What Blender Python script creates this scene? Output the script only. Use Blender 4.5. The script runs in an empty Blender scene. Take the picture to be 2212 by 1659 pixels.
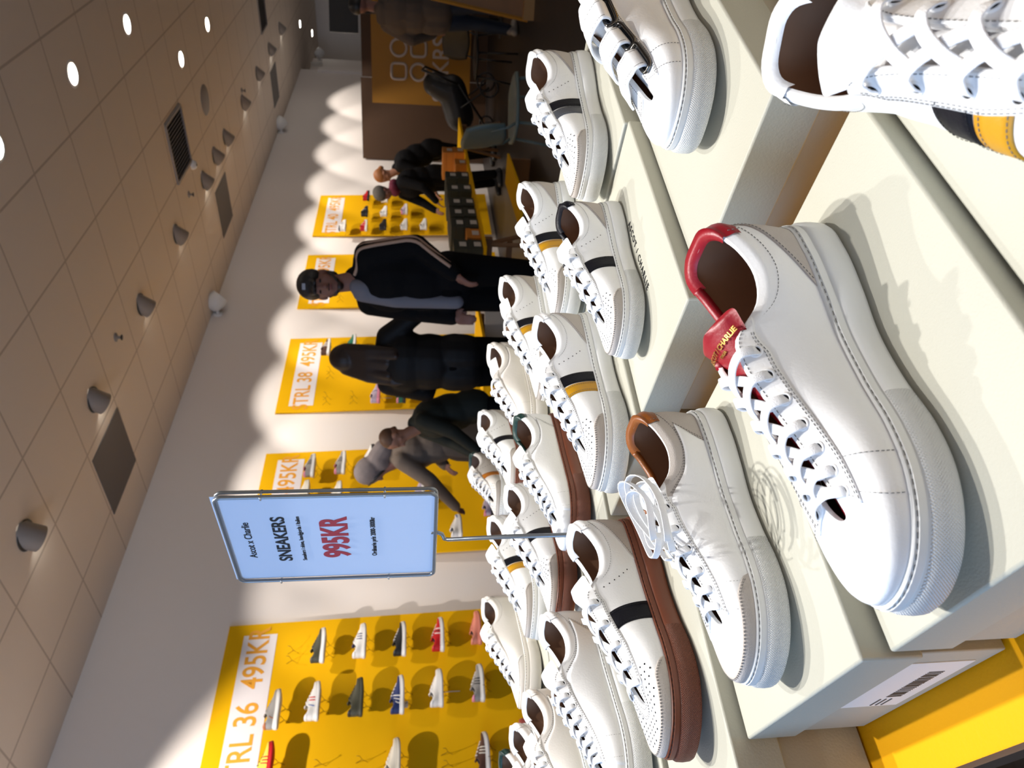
import bpy, bmesh, math, random
import numpy as np
from mathutils import Vector, Matrix, Quaternion

SC = bpy.context.scene
COL = SC.collection
rad = math.radians
H = 1.15                     # lens height above the floor

# ---------------------------------------------------------------- camera
cam_d = bpy.data.cameras.new('camera')
cam = bpy.data.objects.new('camera', cam_d)
COL.objects.link(cam)
SC.camera = cam
cam_d.sensor_width = 36.0
cam_d.lens = 36.0 * 1566.0 / 2212.0
cam_d.dof.use_dof = True; cam_d.dof.focus_distance = 0.72; cam_d.dof.aperture_fstop = 12.0
cam_d.clip_start = 0.02
cam_d.clip_end = 100
R = np.array([[0.64675098, -0.10421351, 0.75554796],
              [-0.76269967, -0.0863657, 0.64096036],
              [-0.0015433, -0.99079792, -0.13534071]])
_dn, _rt, _fw = R[:, 1], R[:, 0], R[:, 2]
cam.matrix_world = Matrix(((_dn[0], _rt[0], -_fw[0], 0),
                           (_dn[1], _rt[1], -_fw[1], 0),
                           (_dn[2], _rt[2], -_fw[2], H),
                           (0, 0, 0, 1)))

# ---------------------------------------------------------------- world, exposure
SC.view_settings.view_transform = 'Standard'
SC.view_settings.look = 'None'
SC.view_settings.gamma = 1
SC.view_settings.use_curve_mapping = False
SC.view_settings.exposure = 0.0
W = bpy.data.worlds.new('world'); SC.world = W
W.use_nodes = True
W.node_tree.nodes['Background'].inputs[0].default_value = (1.0, 0.88, 0.80, 1)
W.node_tree.nodes['Background'].inputs[1].default_value = 0.56

def spot(name, loc, target, power, size=60, blend=0.15, color=(1, 1, 1), radius=0.03):
    l = bpy.data.lights.new(name, 'SPOT')
    l.energy = power; l.spot_size = rad(size); l.spot_blend = blend
    l.color = color; l.shadow_soft_size = radius
    o = bpy.data.objects.new(name, l); COL.objects.link(o)
    o.location = loc
    d = Vector(target) - Vector(loc)
    o.rotation_euler = d.to_track_quat('-Z', 'Y').to_euler()
    return o

CEIL = 2.25 + H
WALLY = 4.94
FIX = [(2.93 + 1.197 * k) for k in range(-3, 10)]
for i, fx in enumerate(FIX):
    if i in (0, 1): continue
    if i == 2: spot('wall_spot', (fx - 0.35, 3.72, CEIL - 0.12), (fx - .1, WALLY, H + .15), 240, 86, 0.4, (1.0, 0.90, 0.80), 0.02)
    elif i != 3: spot('wall_spot', (fx + 0.02, 3.72, CEIL - 0.12), (fx + 0.45, WALLY, H - 0.05), 105, 76, 0.38, (1.0, 0.90, 0.80), 0.02)
    else: spot('wall_spot', (fx + 0.02, 3.72, CEIL - 0.12), (fx + 0.75, WALLY, H - 0.75), 115, 66, 0.5, (1.0, 0.90, 0.80), 0.02)
# shop spots over the display table
for _p, _t, _w in (((0.55, 0.90, CEIL - 0.1), (0.45, 0.55, H - 0.3), 165), ((0.95, 1.20, CEIL - 0.1), (0.8, 0.8, H - 0.3), 165), ((0.75, 0.35, CEIL - 0.1), (0.6, 0.3, H - 0.3), 115), ((1.7, 1.9, CEIL - 0.1), (1.0, 1.1, H - 0.3), 100)):
    spot('table_spot', _p, _t, _w, 62, 0.6, (1.0, 0.97, 0.93), 0.025)
# cool light from the shop window side, behind the toes
_a = bpy.data.lights.new('window_light', 'AREA'); _a.energy = 95; _a.size = 3.0; _a.size_y = 2.0; _a.shape = 'RECTANGLE'
_a.color = (0.26, 0.55, 1.0)
_ao = bpy.data.objects.new('window_light', _a); COL.objects.link(_ao)
_ao.location = (-3.0, 1.9, 1.9)
_ao.rotation_euler = (Vector((0.6, 0.8, 0.8)) - _ao.location).to_track_quat('-Z', 'Y').to_euler()

# ---------------------------------------------------------------- materials
MATS = {}
def mat(name, col, rough=0.5, metal=0.0, bump=0.0, bscale=200.0, vary=0.0, vscale=8.0, emit=None, spec=None, coat=0.0, noise_detail=3):
    if name in MATS: return MATS[name]
    m = bpy.data.materials.new(name); m.use_nodes = True
    nt = m.node_tree; b = nt.nodes['Principled BSDF']
    b.inputs['Base Color'].default_value = (*col, 1)
    b.inputs['Roughness'].default_value = rough
    b.inputs['Metallic'].default_value = metal
    if coat: b.inputs['Coat Weight'].default_value = coat; b.inputs['Coat Roughness'].default_value = 0.2
    if spec is not None: b.inputs['Specular IOR Level'].default_value = spec
    if emit:
        b.inputs['Emission Color'].default_value = (*emit[:3], 1); b.inputs['Emission Strength'].default_value = emit[3]
    tc = nt.nodes.new('ShaderNodeTexCoord')
    if bump:
        n = nt.nodes.new('ShaderNodeTexNoise'); n.inputs['Scale'].default_value = bscale; n.inputs['Detail'].default_value = noise_detail
        nt.links.new(tc.outputs['Object'], n.inputs['Vector'])
        bp = nt.nodes.new('ShaderNodeBump'); bp.inputs['Strength'].default_value = bump; bp.inputs['Distance'].default_value = 0.001
        nt.links.new(n.outputs['Fac'], bp.inputs['Height']); nt.links.new(bp.outputs['Normal'], b.inputs['Normal'])
    if vary:
        n = nt.nodes.new('ShaderNodeTexNoise'); n.inputs['Scale'].default_value = vscale; n.inputs['Detail'].default_value = 4
        nt.links.new(tc.outputs['Object'], n.inputs['Vector'])
        mx = nt.nodes.new('ShaderNodeMix'); mx.data_type = 'RGBA'
        mx.inputs['A'].default_value = (*[c * (1 - vary) for c in col], 1)
        mx.inputs['B'].default_value = (*[min(1, c * (1 + vary * 0.7)) for c in col], 1)
        nt.links.new(n.outputs['Fac'], mx.inputs['Factor']); nt.links.new(mx.outputs['Result'], b.inputs['Base Color'])
    MATS[name] = m
    return m

def nodes_of(m):
    return m.node_tree, m.node_tree.nodes['Principled BSDF']

# ---------------------------------------------------------------- object helpers
def tag(o, label=None, cat=None, group=None, kind=None):
    if label: o['label'] = label
    if cat: o['category'] = cat
    if group: o['group'] = group
    if kind: o['kind'] = kind
    return o

def empty(name, loc=(0, 0, 0), rotz=0.0, label=None, cat=None, group=None):
    o = bpy.data.objects.new(name, None); COL.objects.link(o)
    o.empty_display_size = 0.05
    o.location = loc; o.rotation_euler = (0, 0, rotz)
    return tag(o, label, cat, group)

class MB:
    """collects verts/faces with material slots"""
    def __init__(s): s.v = []; s.f = []; s.mi = []; s.uv = {}
    def add(s, vs, fs, mi=0):
        o = len(s.v); s.v.extend([tuple(map(float, p)) for p in vs])
        for f in fs: s.f.append(tuple(i + o for i in f)); s.mi.append(mi)
        return o
    def box(s, c, size, mi=0, M=None, bev=0.0):
        x, y, z = [d / 2 for d in size]
        vs = [Vector((sx * x, sy * y, sz * z)) for sx in (-1, 1) for sy in (-1, 1) for sz in (-1, 1)]
        if M is not None: vs = [M @ p for p in vs]
        vs = [p + Vector(c) for p in vs]
        s.add(vs, [(0, 1, 3, 2), (4, 6, 7, 5), (0, 4, 5, 1), (2, 3, 7, 6), (0, 2, 6, 4), (1, 5, 7, 3)], mi)
    def tube(s, pts, r, seg=8, mi=0, closed=False, caps=True, flat=None):
        pts = [Vector(p) for p in pts]; n = len(pts)
        rs = r if hasattr(r, '__len__') else [r] * n
        up = Vector((0, 0, 1)); prev = None; rings = []
        for i, p in enumerate(pts):
            if closed: t = pts[(i + 1) % n] - pts[i - 1]
            else: t = pts[min(i + 1, n - 1)] - pts[max(i - 1, 0)]
            if t.length < 1e-9: t = Vector((1, 0, 0))
            t.normalize()
            a = prev if prev is not None else (up if abs(t.z) < 0.9 else Vector((1, 0, 0)))
            u = (a - t * a.dot(t))
            if u.length < 1e-6: u = t.orthogonal()
            u.normalize(); w = t.cross(u); prev = u
            fl = flat or (1, 1)
            rings.append([p + u * math.cos(2 * math.pi * k / seg) * rs[i] * fl[0] + w * math.sin(2 * math.pi * k / seg) * rs[i] * fl[1] for k in range(seg)])
        vs = [q for rg in rings for q in rg]; fs = []
        m = n if closed else n - 1
        for i in range(m):
            j = (i + 1) % n
            for k in range(seg):
                l = (k + 1) % seg
                fs.append((i * seg + k, i * seg + l, j * seg + l, j * seg + k))
        if caps and not closed:
            fs.append(tuple(range(seg))[::-1]); fs.append(tuple((n - 1) * seg + k for k in range(seg)))
        s.add(vs, fs, mi)
    def ribbon(s, pts, wdir, width, thick, mi=0):
        pts = [Vector(p) for p in pts]; n = len(pts); vs = []
        for i, p in enumerate(pts):
            t = (pts[min(i + 1, n - 1)] - pts[max(i - 1, 0)])
            if t.length < 1e-9: t = Vector((1, 0, 0))
            t.normalize()
            wd = Vector(wdir[i]) if hasattr(wdir[0], '__len__') else Vector(wdir)
            wd = wd - t * wd.dot(t); wd.normalize(); nn = t.cross(wd)
            for a, b in ((-1, -.6), (-.8, -1), (.8, -1), (1, -.6), (1, .6), (.8, 1), (-.8, 1), (-1, .6)):
                vs.append(p + wd * a * width / 2 + nn * b * thick / 2)
        fs = []
        for i in range(n - 1):
            for k in range(8):
                l = (k + 1) % 8
                fs.append((i * 8 + k, i * 8 + l, i * 8 + 8 + l, i * 8 + 8 + k))
        fs.append(tuple(range(8))[::-1]); fs.append(tuple((n - 1) * 8 + k for k in range(8)))
        s.add(vs, fs, mi)
    def lathe(s, prof, seg=24, mi=0, M=None, cap=True):
        vs = []; fs = []
        for r, z in prof:
            for k in range(seg):
                a = 2 * math.pi * k / seg; p = Vector((r * math.cos(a), r * math.sin(a), z))
                vs.append(M @ p if M is not None else p)
        for i in range(len(prof) - 1):
            for k in range(seg):
                l = (k + 1) % seg; fs.append((i * seg + k, i * seg + l, (i + 1) * seg + l, (i + 1) * seg + k))
        if cap:
            fs.append(tuple(range(seg))[::-1]); fs.append(tuple((len(prof) - 1) * seg + k for k in range(seg)))
        s.add(vs, fs, mi)
    def grid(s, P, mi=0, wrap=False):
        """P: array [n][m][3]"""
        n, m = len(P), len(P[0]); vs = [q for row in P for q in row]; fs = []
        for i in range(n if wrap else n - 1):
            j = (i + 1) % n
            for k in range(m - 1):
                fs.append((i * m + k, j * m + k, j * m + k + 1, i * m + k + 1))
        return s.add(vs, fs, mi)
    def build(s, name, mats, parent=None, smooth=True, bevel=0.0, fixn=False, sharp=None):
        me = bpy.data.meshes.new(name)
        me.from_pydata(s.v, [], s.f)
        if not isinstance(mats, (list, tuple)): mats = [mats]
        for m in mats: me.materials.append(m)
        me.polygons.foreach_set('material_index', s.mi)
        if smooth: me.polygons.foreach_set('use_smooth', [True] * len(s.f))
        if fixn:
            bm = bmesh.new(); bm.from_mesh(me); bmesh.ops.recalc_face_normals(bm, faces=bm.faces[:]); bm.to_mesh(me); bm.free()
        me.update()
        o = bpy.data.objects.new(name, me); COL.objects.link(o)
        if parent is not None: o.parent = parent
        if bevel:
            b = o.modifiers.new('bevel', 'BEVEL'); b.width = bevel; b.segments = 2; b.limit_method = 'ANGLE'; b.angle_limit = rad(40)
            b.harden_normals = False
        if sharp:
            me.set_sharp_from_angle(angle=rad(sharp))
        return o

def boxobj(name, c, size, m, parent=None, bevel=0.002, rotz=0.0):
    mb = MB(); mb.box((0, 0, 0), size)
    o = mb.build(name, m, parent, smooth=bool(bevel), bevel=bevel, sharp=30)
    o.location = c; o.rotation_euler = (0, 0, rotz)
    return o

def text_obj(body, size, m, parent, loc, rot, name='lettering', align='CENTER', xs=1.0, extrude=0.0004, bold=0.0, space=1.0):
    cu = bpy.data.curves.new(name, 'FONT'); cu.body = body; cu.size = size; cu.align_x = align; cu.align_y = 'CENTER'
    cu.extrude = extrude; cu.offset = bold; cu.space_character = space
    o = bpy.data.objects.new(name, cu); COL.objects.link(o)
    dg = bpy.context.evaluated_depsgraph_get()
    me = bpy.data.meshes.new_from_object(o.evaluated_get(dg))
    COL.objects.unlink(o); bpy.data.objects.remove(o); bpy.data.curves.remove(cu)
    for v in me.vertices: v.co.x *= xs
    me.materials.clear(); me.materials.append(m)
    o = bpy.data.objects.new(name, me); COL.objects.link(o)
    o.parent = parent; o.location = loc; o.rotation_euler = rot
    return o
# ---------------------------------------------------------------- common materials
M_wallpaint = mat('wall_paint', (0.82, 0.775, 0.745), 0.7, bump=0.15, bscale=60)
M_yellow = mat('yellow_board_paint', (0.80, 0.44, 0.001), 0.75, bump=0.15, bscale=300, vary=0.05, vscale=3, spec=0.15)
M_ytable = mat('yellow_table_paint', (0.93, 0.42, 0.001), 0.6, bump=0.3, bscale=250, vary=0.04, vscale=5, spec=0.2)
M_lid = mat('cream_card', (0.47, 0.46, 0.385), 0.55, bump=0.25, bscale=500, vary=0.035, vscale=9)
M_metal = mat('brushed_steel', (0.55, 0.56, 0.57), 0.32, 1.0)
M_dkmetal = mat('dark_metal', (0.05, 0.05, 0.05), 0.4, 0.8)
M_black = mat('black_plastic', (0.012, 0.012, 0.013), 0.45)
M_ink = mat('black_ink', (0.01, 0.01, 0.012), 0.6)
M_whitep = mat('white_plastic', (0.80, 0.80, 0.79), 0.4)
M_lamp = mat('lamp_glow', (1, 1, 1), 0.5, emit=(1.0, 0.97, 0.88, 14.0))
M_grey = mat('grey_plastic', (0.16, 0.14, 0.13), 0.5)
M_tilegrey = mat('grey_perforated_panel', (0.12, 0.105, 0.10), 0.6)
M_wood = mat('pale_plywood', (0.20, 0.10, 0.04), 0.6, vary=0.2, vscale=6)
M_brownboard = mat('brown_fibreboard', (0.065, 0.030, 0.012), 0.75, vary=0.12, vscale=4)

# ---------------------------------------------------------------- setting
def slab(name, x0, x1, y0, y1, z0, z1, m, kind='structure'):
    mb = MB(); mb.box(((x0 + x1) / 2, (y0 + y1) / 2, (z0 + z1) / 2), (x1 - x0, y1 - y0, z1 - z0))
    o = mb.build(name, m, smooth=False); o['kind'] = kind
    return o

def tile_mat():
    m = mat('ceiling_tile', (0.60, 0.52, 0.45), 0.8)
    nt, b = nodes_of(m)
    tc = nt.nodes.new('ShaderNodeTexCoord')
    sep = nt.nodes.new('ShaderNodeSeparateXYZ'); nt.links.new(tc.outputs['Object'], sep.inputs[0])
    def line(out, off, w):
        a = nt.nodes.new('ShaderNodeMath'); a.operation = 'SUBTRACT'; nt.links.new(out, a.inputs[0]); a.inputs[1].default_value = off
        d = nt.nodes.new('ShaderNodeMath'); d.operation = 'DIVIDE'; nt.links.new(a.outputs[0], d.inputs[0]); d.inputs[1].default_value = 0.6
        f = nt.nodes.new('ShaderNodeMath'); f.operation = 'FRACT'; nt.links.new(d.outputs[0], f.inputs[0])
        s = nt.nodes.new('ShaderNodeMath'); s.operation = 'SUBTRACT'; nt.links.new(f.outputs[0], s.inputs[0]); s.inputs[1].default_value = 0.5
        ab = nt.nodes.new('ShaderNodeMath'); ab.operation = 'ABSOLUTE'; nt.links.new(s.outputs[0], ab.inputs[0])
        g = nt.nodes.new('ShaderNodeMath'); g.operation = 'GREATER_THAN'; nt.links.new(ab.outputs[0], g.inputs[0]); g.inputs[1].default_value = 0.5 - w
        return g.outputs[0]
    l1 = line(sep.outputs[0], 0.0, 0.011); l2 = line(sep.outputs[1], 0.0, 0.013)
    mx = nt.nodes.new('ShaderNodeMath'); mx.operation = 'MAXIMUM'; nt.links.new(l1, mx.inputs[0]); nt.links.new(l2, mx.inputs[1])
    c = nt.nodes.new('ShaderNodeMix'); c.data_type = 'RGBA'
    c.inputs['A'].default_value = (0.80, 0.70, 0.60, 1); c.inputs['B'].default_value = (0.55, 0.46, 0.38, 1)
    nt.links.new(mx.outputs[0], c.inputs['Factor']); nt.links.new(c.outputs['Result'], b.inputs['Base Color'])
    bp = nt.nodes.new('ShaderNodeBump'); bp.inputs['Strength'].default_value = 0.6; bp.inputs['Distance'].default_value = 0.004; bp.invert = True
    nt.links.new(mx.outputs[0], bp.inputs['Height']); nt.links.new(bp.outputs['Normal'], b.inputs['Normal'])
    return m

def floor_mat():
    m = mat('dark_floorboards', (0.03, 0.02, 0.018), 0.45)
    nt, b = nodes_of(m)
    tc = nt.nodes.new('ShaderNodeTexCoord')
    mp = nt.nodes.new('ShaderNodeMapping'); mp.inputs['Rotation'].default_value = (0, 0, 0.35); mp.inputs['Scale'].default_value = (1, 9, 1)
    nt.links.new(tc.outputs['Object'], mp.inputs[0])
    n = nt.nodes.new('ShaderNodeTexNoise'); n.inputs['Scale'].default_value = 6; n.inputs['Detail'].default_value = 8
    nt.links.new(mp.outputs[0], n.inputs['Vector'])
    br = nt.nodes.new('ShaderNodeTexBrick'); br.inputs['Scale'].default_value = 1.2; br.inputs['Mortar Size'].default_value = 0.006
    br.inputs['Color1'].default_value = (0.016, 0.011, 0.010, 1); br.inputs['Color2'].default_value = (0.024, 0.016, 0.014, 1); br.inputs['Mortar'].default_value = (0.008, 0.006, 0.005, 1)
    mp2 = nt.nodes.new('ShaderNodeMapping'); mp2.inputs['Rotation'].default_value = (0, 0, 0.35)
    nt.links.new(tc.outputs['Object'], mp2.inputs[0]); nt.links.new(mp2.outputs[0], br.inputs['Vector'])
    mx = nt.nodes.new('ShaderNodeMix'); mx.data_type = 'RGBA'; mx.blend_type = 'MULTIPLY'; mx.inputs['Factor'].default_value = 0.8
    cr = nt.nodes.new('ShaderNodeValToRGB'); cr.color_ramp.elements[0].position = 0.3; cr.color_ramp.elements[0].color = (0.35, 0.35, 0.35, 1); cr.color_ramp.elements[1].color = (1.6, 1.5, 1.5, 1)
    nt.links.new(n.outputs['Fac'], cr.inputs[0])
    nt.links.new(br.outputs['Color'], mx.inputs['A']); nt.links.new(cr.outputs['Color'], mx.inputs['B']); nt.links.new(mx.outputs['Result'], b.inputs['Base Color'])
    return m

FAR = 19.0
slab('floor', -4, FAR, -6, 7.0, -0.1, 0.0, floor_mat())
_c = slab('ceiling', -4, FAR, -6, 7.0, -0.05, 0.05, tile_mat())
_c.location = (1.157 * 2.25 - 0.6 * 20 + 0.0, 0.923 * 2.25 - 0.6 * 20, CEIL + 0.05)
for v in _c.data.vertices:
    v.co.x -= _c.location.x; v.co.y -= _c.location.y
slab('wall_left', -4, 15.75, WALLY, WALLY + 0.15, 0, CEIL, M_wallpaint)
slab('wall_recess', 15.75, FAR, 6.6, 6.75, 0, CEIL, M_wallpaint)
slab('wall_return', 15.60, 15.75, WALLY + 0.15, 6.6, 0, CEIL, M_wallpaint)
slab('wall_far', FAR, FAR + 0.15, -6, 6.75, 0, CEIL, M_wallpaint)
slab('trim_1', 15.60, 15.80, WALLY - 0.05, WALLY, 0, CEIL - 0.35, M_wallpaint)

# ceiling things
M_housing = mat('lamp_housing_grey', (0.30, 0.27, 0.25), 0.5)
def adj_spot(x, y, lit, label):
    t = empty('ceiling_spotlight', (x, y, CEIL), 0, label, 'spotlight', 'tilted spotlights along the wall side of the ceiling')
    mb = MB(); mb.lathe([(0.085, 0.0), (0.095, -0.003), (0.095, -0.006), (0.08, -0.008)], 28)
    mb.build('trim_ring', M_dkmetal, t, fixn=True)
    M = Matrix.Translation((0, 0.0, 0.0)) @ Matrix.Rotation(rad(-14), 4, 'Y') @ Matrix.Rotation(rad(42), 4, 'X')
    mb = MB(); mb.lathe([(0.078, 0.07), (0.078, -0.085), (0.074, -0.088), (0.070, -0.08), (0.068, -0.06)], 28, M=M, cap=False)
    mb.build('lamp_barrel', M_housing, t, fixn=True)
    mb = MB(); mb.lathe([(0.0, -0.079), (0.069, -0.079)], 28, M=M, cap=False)
    mb.build('lens', M_lamp if lit else mat('lamp_glow_dim', (1, 1, 1), 0.5, emit=(1, 0.95, 0.85, 6)), t)
    return t
names = ['leftmost', 'second', 'third', 'fourth', 'fifth', 'sixth', 'seventh', 'eighth', 'ninth', 'tenth']
for k in range(10):
    adj_spot(FIX[3 + k], 3.64, k in (0, 1, 4, 6, 8, 9), 'grey tilted ceiling spotlight in the row along the wall, %s from the camera end' % ('first' if k == 0 else names[k] if k else ''))
adj_spot(8.32, 3.62, False, 'grey tilted ceiling spotlight squeezed beside the grey ceiling panel and a lit lamp')
def downlight(x, y, label):
    t = empty('recessed_downlight', (x, y, CEIL), 0, label, 'downlight', 'round white downlights set flush in the ceiling')
    mb = MB(); mb.lathe([(0.068, 0.002), (0.085, -0.004), (0.09, -0.001), (0.09, 0.002)], 32, cap=False); mb.build('trim_ring', M_whitep, t, fixn=True)
    mb = MB(); mb.lathe([(0.0, -0.002), (0.068, -0.002)], 32, cap=False); mb.build('lens', M_lamp, t)
for x, y, lb in ((5.31, 1.78, 'round lit downlight, the one nearest the viewer in full view'), (6.53, 1.78, 'round lit downlight at the frame edge, next beyond the nearest one'),
                 (7.78, 2.41, 'round lit downlight beside the large ceiling grille'), (8.99, 2.40, 'round lit downlight beyond the large ceiling grille'),
                 (4.12, 1.79, 'round lit downlight cut by the top edge of the upright view'), (16.21, 4.21, 'small distant downlight near the recessed end of the ceiling'),
                 (18.0, 4.85, 'most distant downlight, over the recessed end of the shop')):
    downlight(x, y, lb)
def ceil_panel(x0, x1, y0, y1, label):
    mb = MB(); mb.box(((x0 + x1) / 2, (y0 + y1) / 2, CEIL - 0.003), (x1 - x0, y1 - y0, 0.006))
    tag(mb.build('ceiling_panel', M_tilegrey, smooth=False), label, 'ceiling panel', 'dark grey square panels in the ceiling')
ceil_panel(3.83, 4.40, 3.96, 4.54, 'dark grey square panel in the ceiling nearest the camera')
ceil_panel(8.06, 8.64, 3.96, 4.54, 'dark grey square panel in the ceiling with pale smears, middle one')
ceil_panel(12.33, 12.90, 3.95, 4.52, 'dark grey square panel in the ceiling furthest away')
def grille(x0, x1, y0, y1, label):
    t = empty('ceiling_vent', ((x0 + x1) / 2, (y0 + y1) / 2, CEIL), 0, label, 'vent', 'slatted air vents in the ceiling')
    w, d = x1 - x0, y1 - y0
    mb = MB()
    for s in (-1, 1):
        mb.box((s * w / 2, 0, -0.008), (0.025, d, 0.016)); mb.box((0, s * d / 2, -0.008), (w, 0.025, 0.016))
    mb.build('vent_frame', M_housing, t, smooth=False)
    mb = MB(); mb.box((0, 0, -0.001), (w, d, 0.002)); mb.build('backing', M_black, t, smooth=False)
    n = 15; mb = MB()
    for i in range(n):
        mb.box((0, -d / 2 + d * (i + 0.5) / n, -0.008), (w, 0.018, 0.004), M=Matrix.Rotation(rad(35), 4, 'X').to_3x3())
    mb.build('slats', M_housing, t, smooth=False)
grille(6.87, 7.42, 2.73, 3.29, 'slatted square air vent in the middle of the ceiling')
grille(12.0, 12.55, 2.73, 3.29, 'distant slatted air vent at the frame edge of the ceiling')
mb = MB(); mb.lathe([(0.15, 0.0), (0.16, -0.004), (0.15, -0.01), (0.0, -0.012)], 32, cap=False)
o = mb.build('ceiling_disc', M_housing, fixn=True); o.location = (8.34, 3.0, CEIL); tag(o, 'flat grey round disc on the ceiling past the air vent', 'ceiling speaker')
def detector(x, y, label, big=True):
    t = empty('smoke_detector', (x, y, CEIL), 0, label, 'smoke detector')
    mb = MB(); mb.lathe([(0.05, 0), (0.05, -0.02), (0.035, -0.045), (0.0, -0.05)], 24, cap=False); mb.build('detector_body', M_whitep, t, fixn=True)
    mb = MB(); mb.lathe([(0.014, -0.051), (0.014, -0.049), (0.0, -0.052)], 12, cap=False); mb.build('sensor', M_grey, t)
detector(7.43, 3.34, 'small white round smoke detector at the corner of the ceiling vent')
def sprinkler(x, y, label):
    t = empty('sprinkler_head', (x, y, CEIL), 0, label, 'sprinkler', 'small sprinkler heads on the ceiling')
    mb = MB(); mb.lathe([(0.035, 0), (0.035, -0.004), (0.012, -0.008), (0.010, -0.04)], 16, cap=True); mb.build('stem', M_housing, t, fixn=True)
    mb = MB(); mb.lathe([(0.022, -0.042), (0.022, -0.046)], 16); mb.build('deflector', M_dkmetal, t, fixn=True)
sprinkler(4.73, 3.54, 'small brass sprinkler on the ceiling between the second and third spotlights')
sprinkler(7.14, 3.53, 'small brass sprinkler on the ceiling beside the vent')
sprinkler(10.17, 3.51, 'small distant sprinkler on the ceiling past the grey disc')

def wall_speaker(loc, nrm_ang, label, s=1.0):
    t = empty('wall_speaker', loc, nrm_ang, label, 'speaker', 'white round loudspeakers on wall brackets')
    mb = MB(); mb.lathe([(0.05, 0.0), (0.055, 0.01), (0.05, 0.02)], 20, M=Matrix.Rotation(rad(90), 4, 'X') @ Matrix.Translation((0, 0, 0)))
    mb.build('wall_plate', M_whitep, t, fixn=True)
    mb = MB(); mb.tube([(0, -0.01, 0), (0, -0.06, 0), (0.03, -0.11, 0.02)], 0.018, 10); mb.build('bracket', M_whitep, t)
    d = Vector((0.55, -0.45, -0.55)).normalized()
    q = d.to_track_quat('Z', 'Y').to_matrix().to_4x4()
    M = Matrix.Translation((0.05, -0.13, 0.02)) @ q
    mb = MB(); mb.lathe([(0.02, -0.10), (0.06, -0.09), (0.088, -0.05), (0.098, 0.0), (0.098, 0.085), (0.092, 0.09)], 28, M=M, cap=False); mb.build('housing', M_whitep, t, fixn=True)
    mb = MB(); mb.lathe([(0.092, 0.088), (0.05, 0.075), (0.0, 0.072)], 28, M=M, cap=False); mb.build('speaker_grille', M_grey, t, fixn=True)
wall_speaker((7.05, WALLY, CEIL - 0.07), 0, 'white round loudspeaker on the wall, the nearest one')
wall_speaker((12.4, WALLY, CEIL - 0.06), 0, 'white round loudspeaker on the wall, the middle one further along')
wall_speaker((17.4, 5.25, CEIL - 0.2), 0, 'furthest white loudspeaker, beyond the wall corner')
mb = MB(); mb.box((17.4, 5.35, CEIL - 0.12), (0.1, 0.1, 0.24)); o = mb.build('speaker_post', M_whitep, smooth=False); tag(o, 'small pale bracket block on the ceiling behind the furthest loudspeaker', 'bracket')
slab('wall_recess_side', 17.0, 17.9, 5.36, 5.46, 0, CEIL, M_wallpaint)['kind'] = 'structure'

# ---------------------------------------------------------------- display table and boxes
TH = rad(-11)
Lx, Ly = math.cos(TH), math.sin(TH)
def LS(l, s, h):   # box frame -> world
    return Vector((l * Lx - s * Ly, l * Ly + s * Lx, H - h))
HY = 0.424
def table():
    t = empty('display_table', (*LS(0.6, 0.5, H)[:2], 0), TH, 'long yellow-topped table under the cream shoe boxes', 'table')
    l0, l1, s0, s1 = 0.088, 1.06, -0.9, 1.75
    cx, cy = 0.6, 0.5
    z = H - HY
    mb = MB(); mb.box(((l0 + l1) / 2 - cx, (s0 + s1) / 2 - cy, z - 0.012), (l1 - l0, s1 - s0, 0.024))
    mb.build('table_top', M_ytable, t, smooth=False)
    mb = MB(); mb.box((l0 - cx - 0.002, (s0 + s1) / 2 - cy, z - 0.012), (0.004, s1 - s0, 0.025)); mb.build('rough_edge', M_brownboard, t, smooth=False)
    for l in (l0 + 0.12, l1 - 0.1):
        for s in (s0 + 0.1, s1 - 0.1):
            mb = MB(); mb.box((l - cx, s - cy, (z - 0.024) / 2), (0.06, 0.06, z - 0.024)); mb.build('leg', M_wood, t, smooth=False)
    return t
table()
M_seam = mat('card_body', (0.46, 0.43, 0.35), 0.6, bump=0.2, bscale=400)
def shoebox(l0, l1, s0, s1, h, label, rot=0.0, lid=0.048, base=HY, sticker=False, text=None):
    cl, cs = (l0 + l1) / 2, (s0 + s1) / 2
    p = LS(cl, cs, base)
    t = empty('shoe_box', p, TH + rot, label, 'shoe box', 'cream shoe boxes stacked on the yellow table')
    ht = base - h; wl, ws = l1 - l0, s1 - s0
    lid = min(lid, ht * 0.6)
    o = boxobj('box_body', (0, 0, (ht - 0.002) / 2 + 0.0008), (wl - 0.009, ws - 0.009, ht - 0.004), M_seam, t, 0.0012)
    o = boxobj('lid', (0, 0, ht - lid / 2), (wl - 0.0012, ws - 0.0012, lid), M_lid, t, 0.0022)
    if sticker:
        x = -(wl - 0.009) / 2 - 0.0004
        zc = (ht - lid) * 0.55
        st = boxobj('barcode_label', (x, -0.028, zc), (0.0006, 0.115, 0.052), mat('label_paper', (0.80, 0.79, 0.77), 0.5), t, 0)
        mb = MB(); r = random.Random(4); y = -0.035
        while y < 0.03:
            w = r.choice((0.0005, 0.0008, 0.0012)); mb.box((-0.0005, y, -0.008), (0.0004, w, 0.013)); y += w + r.choice((0.0014, 0.0018, 0.0024))
        for k in range(3):
            mb.box((-0.0005, 0.045, 0.002 + k * 0.005 - 0.012), (0.0004, 0.018, 0.0014))
        mb.build('barcode', mat('grey_print', (.10, .09, .08), .6), st, smooth=False)
    if text:
        text_obj(text, 0.0125, M_ink, t, (0.056, -0.017, ht + 0.0003), (0, 0, rad(180)), align='LEFT', space=1.35, xs=0.9)
    return t
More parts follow.
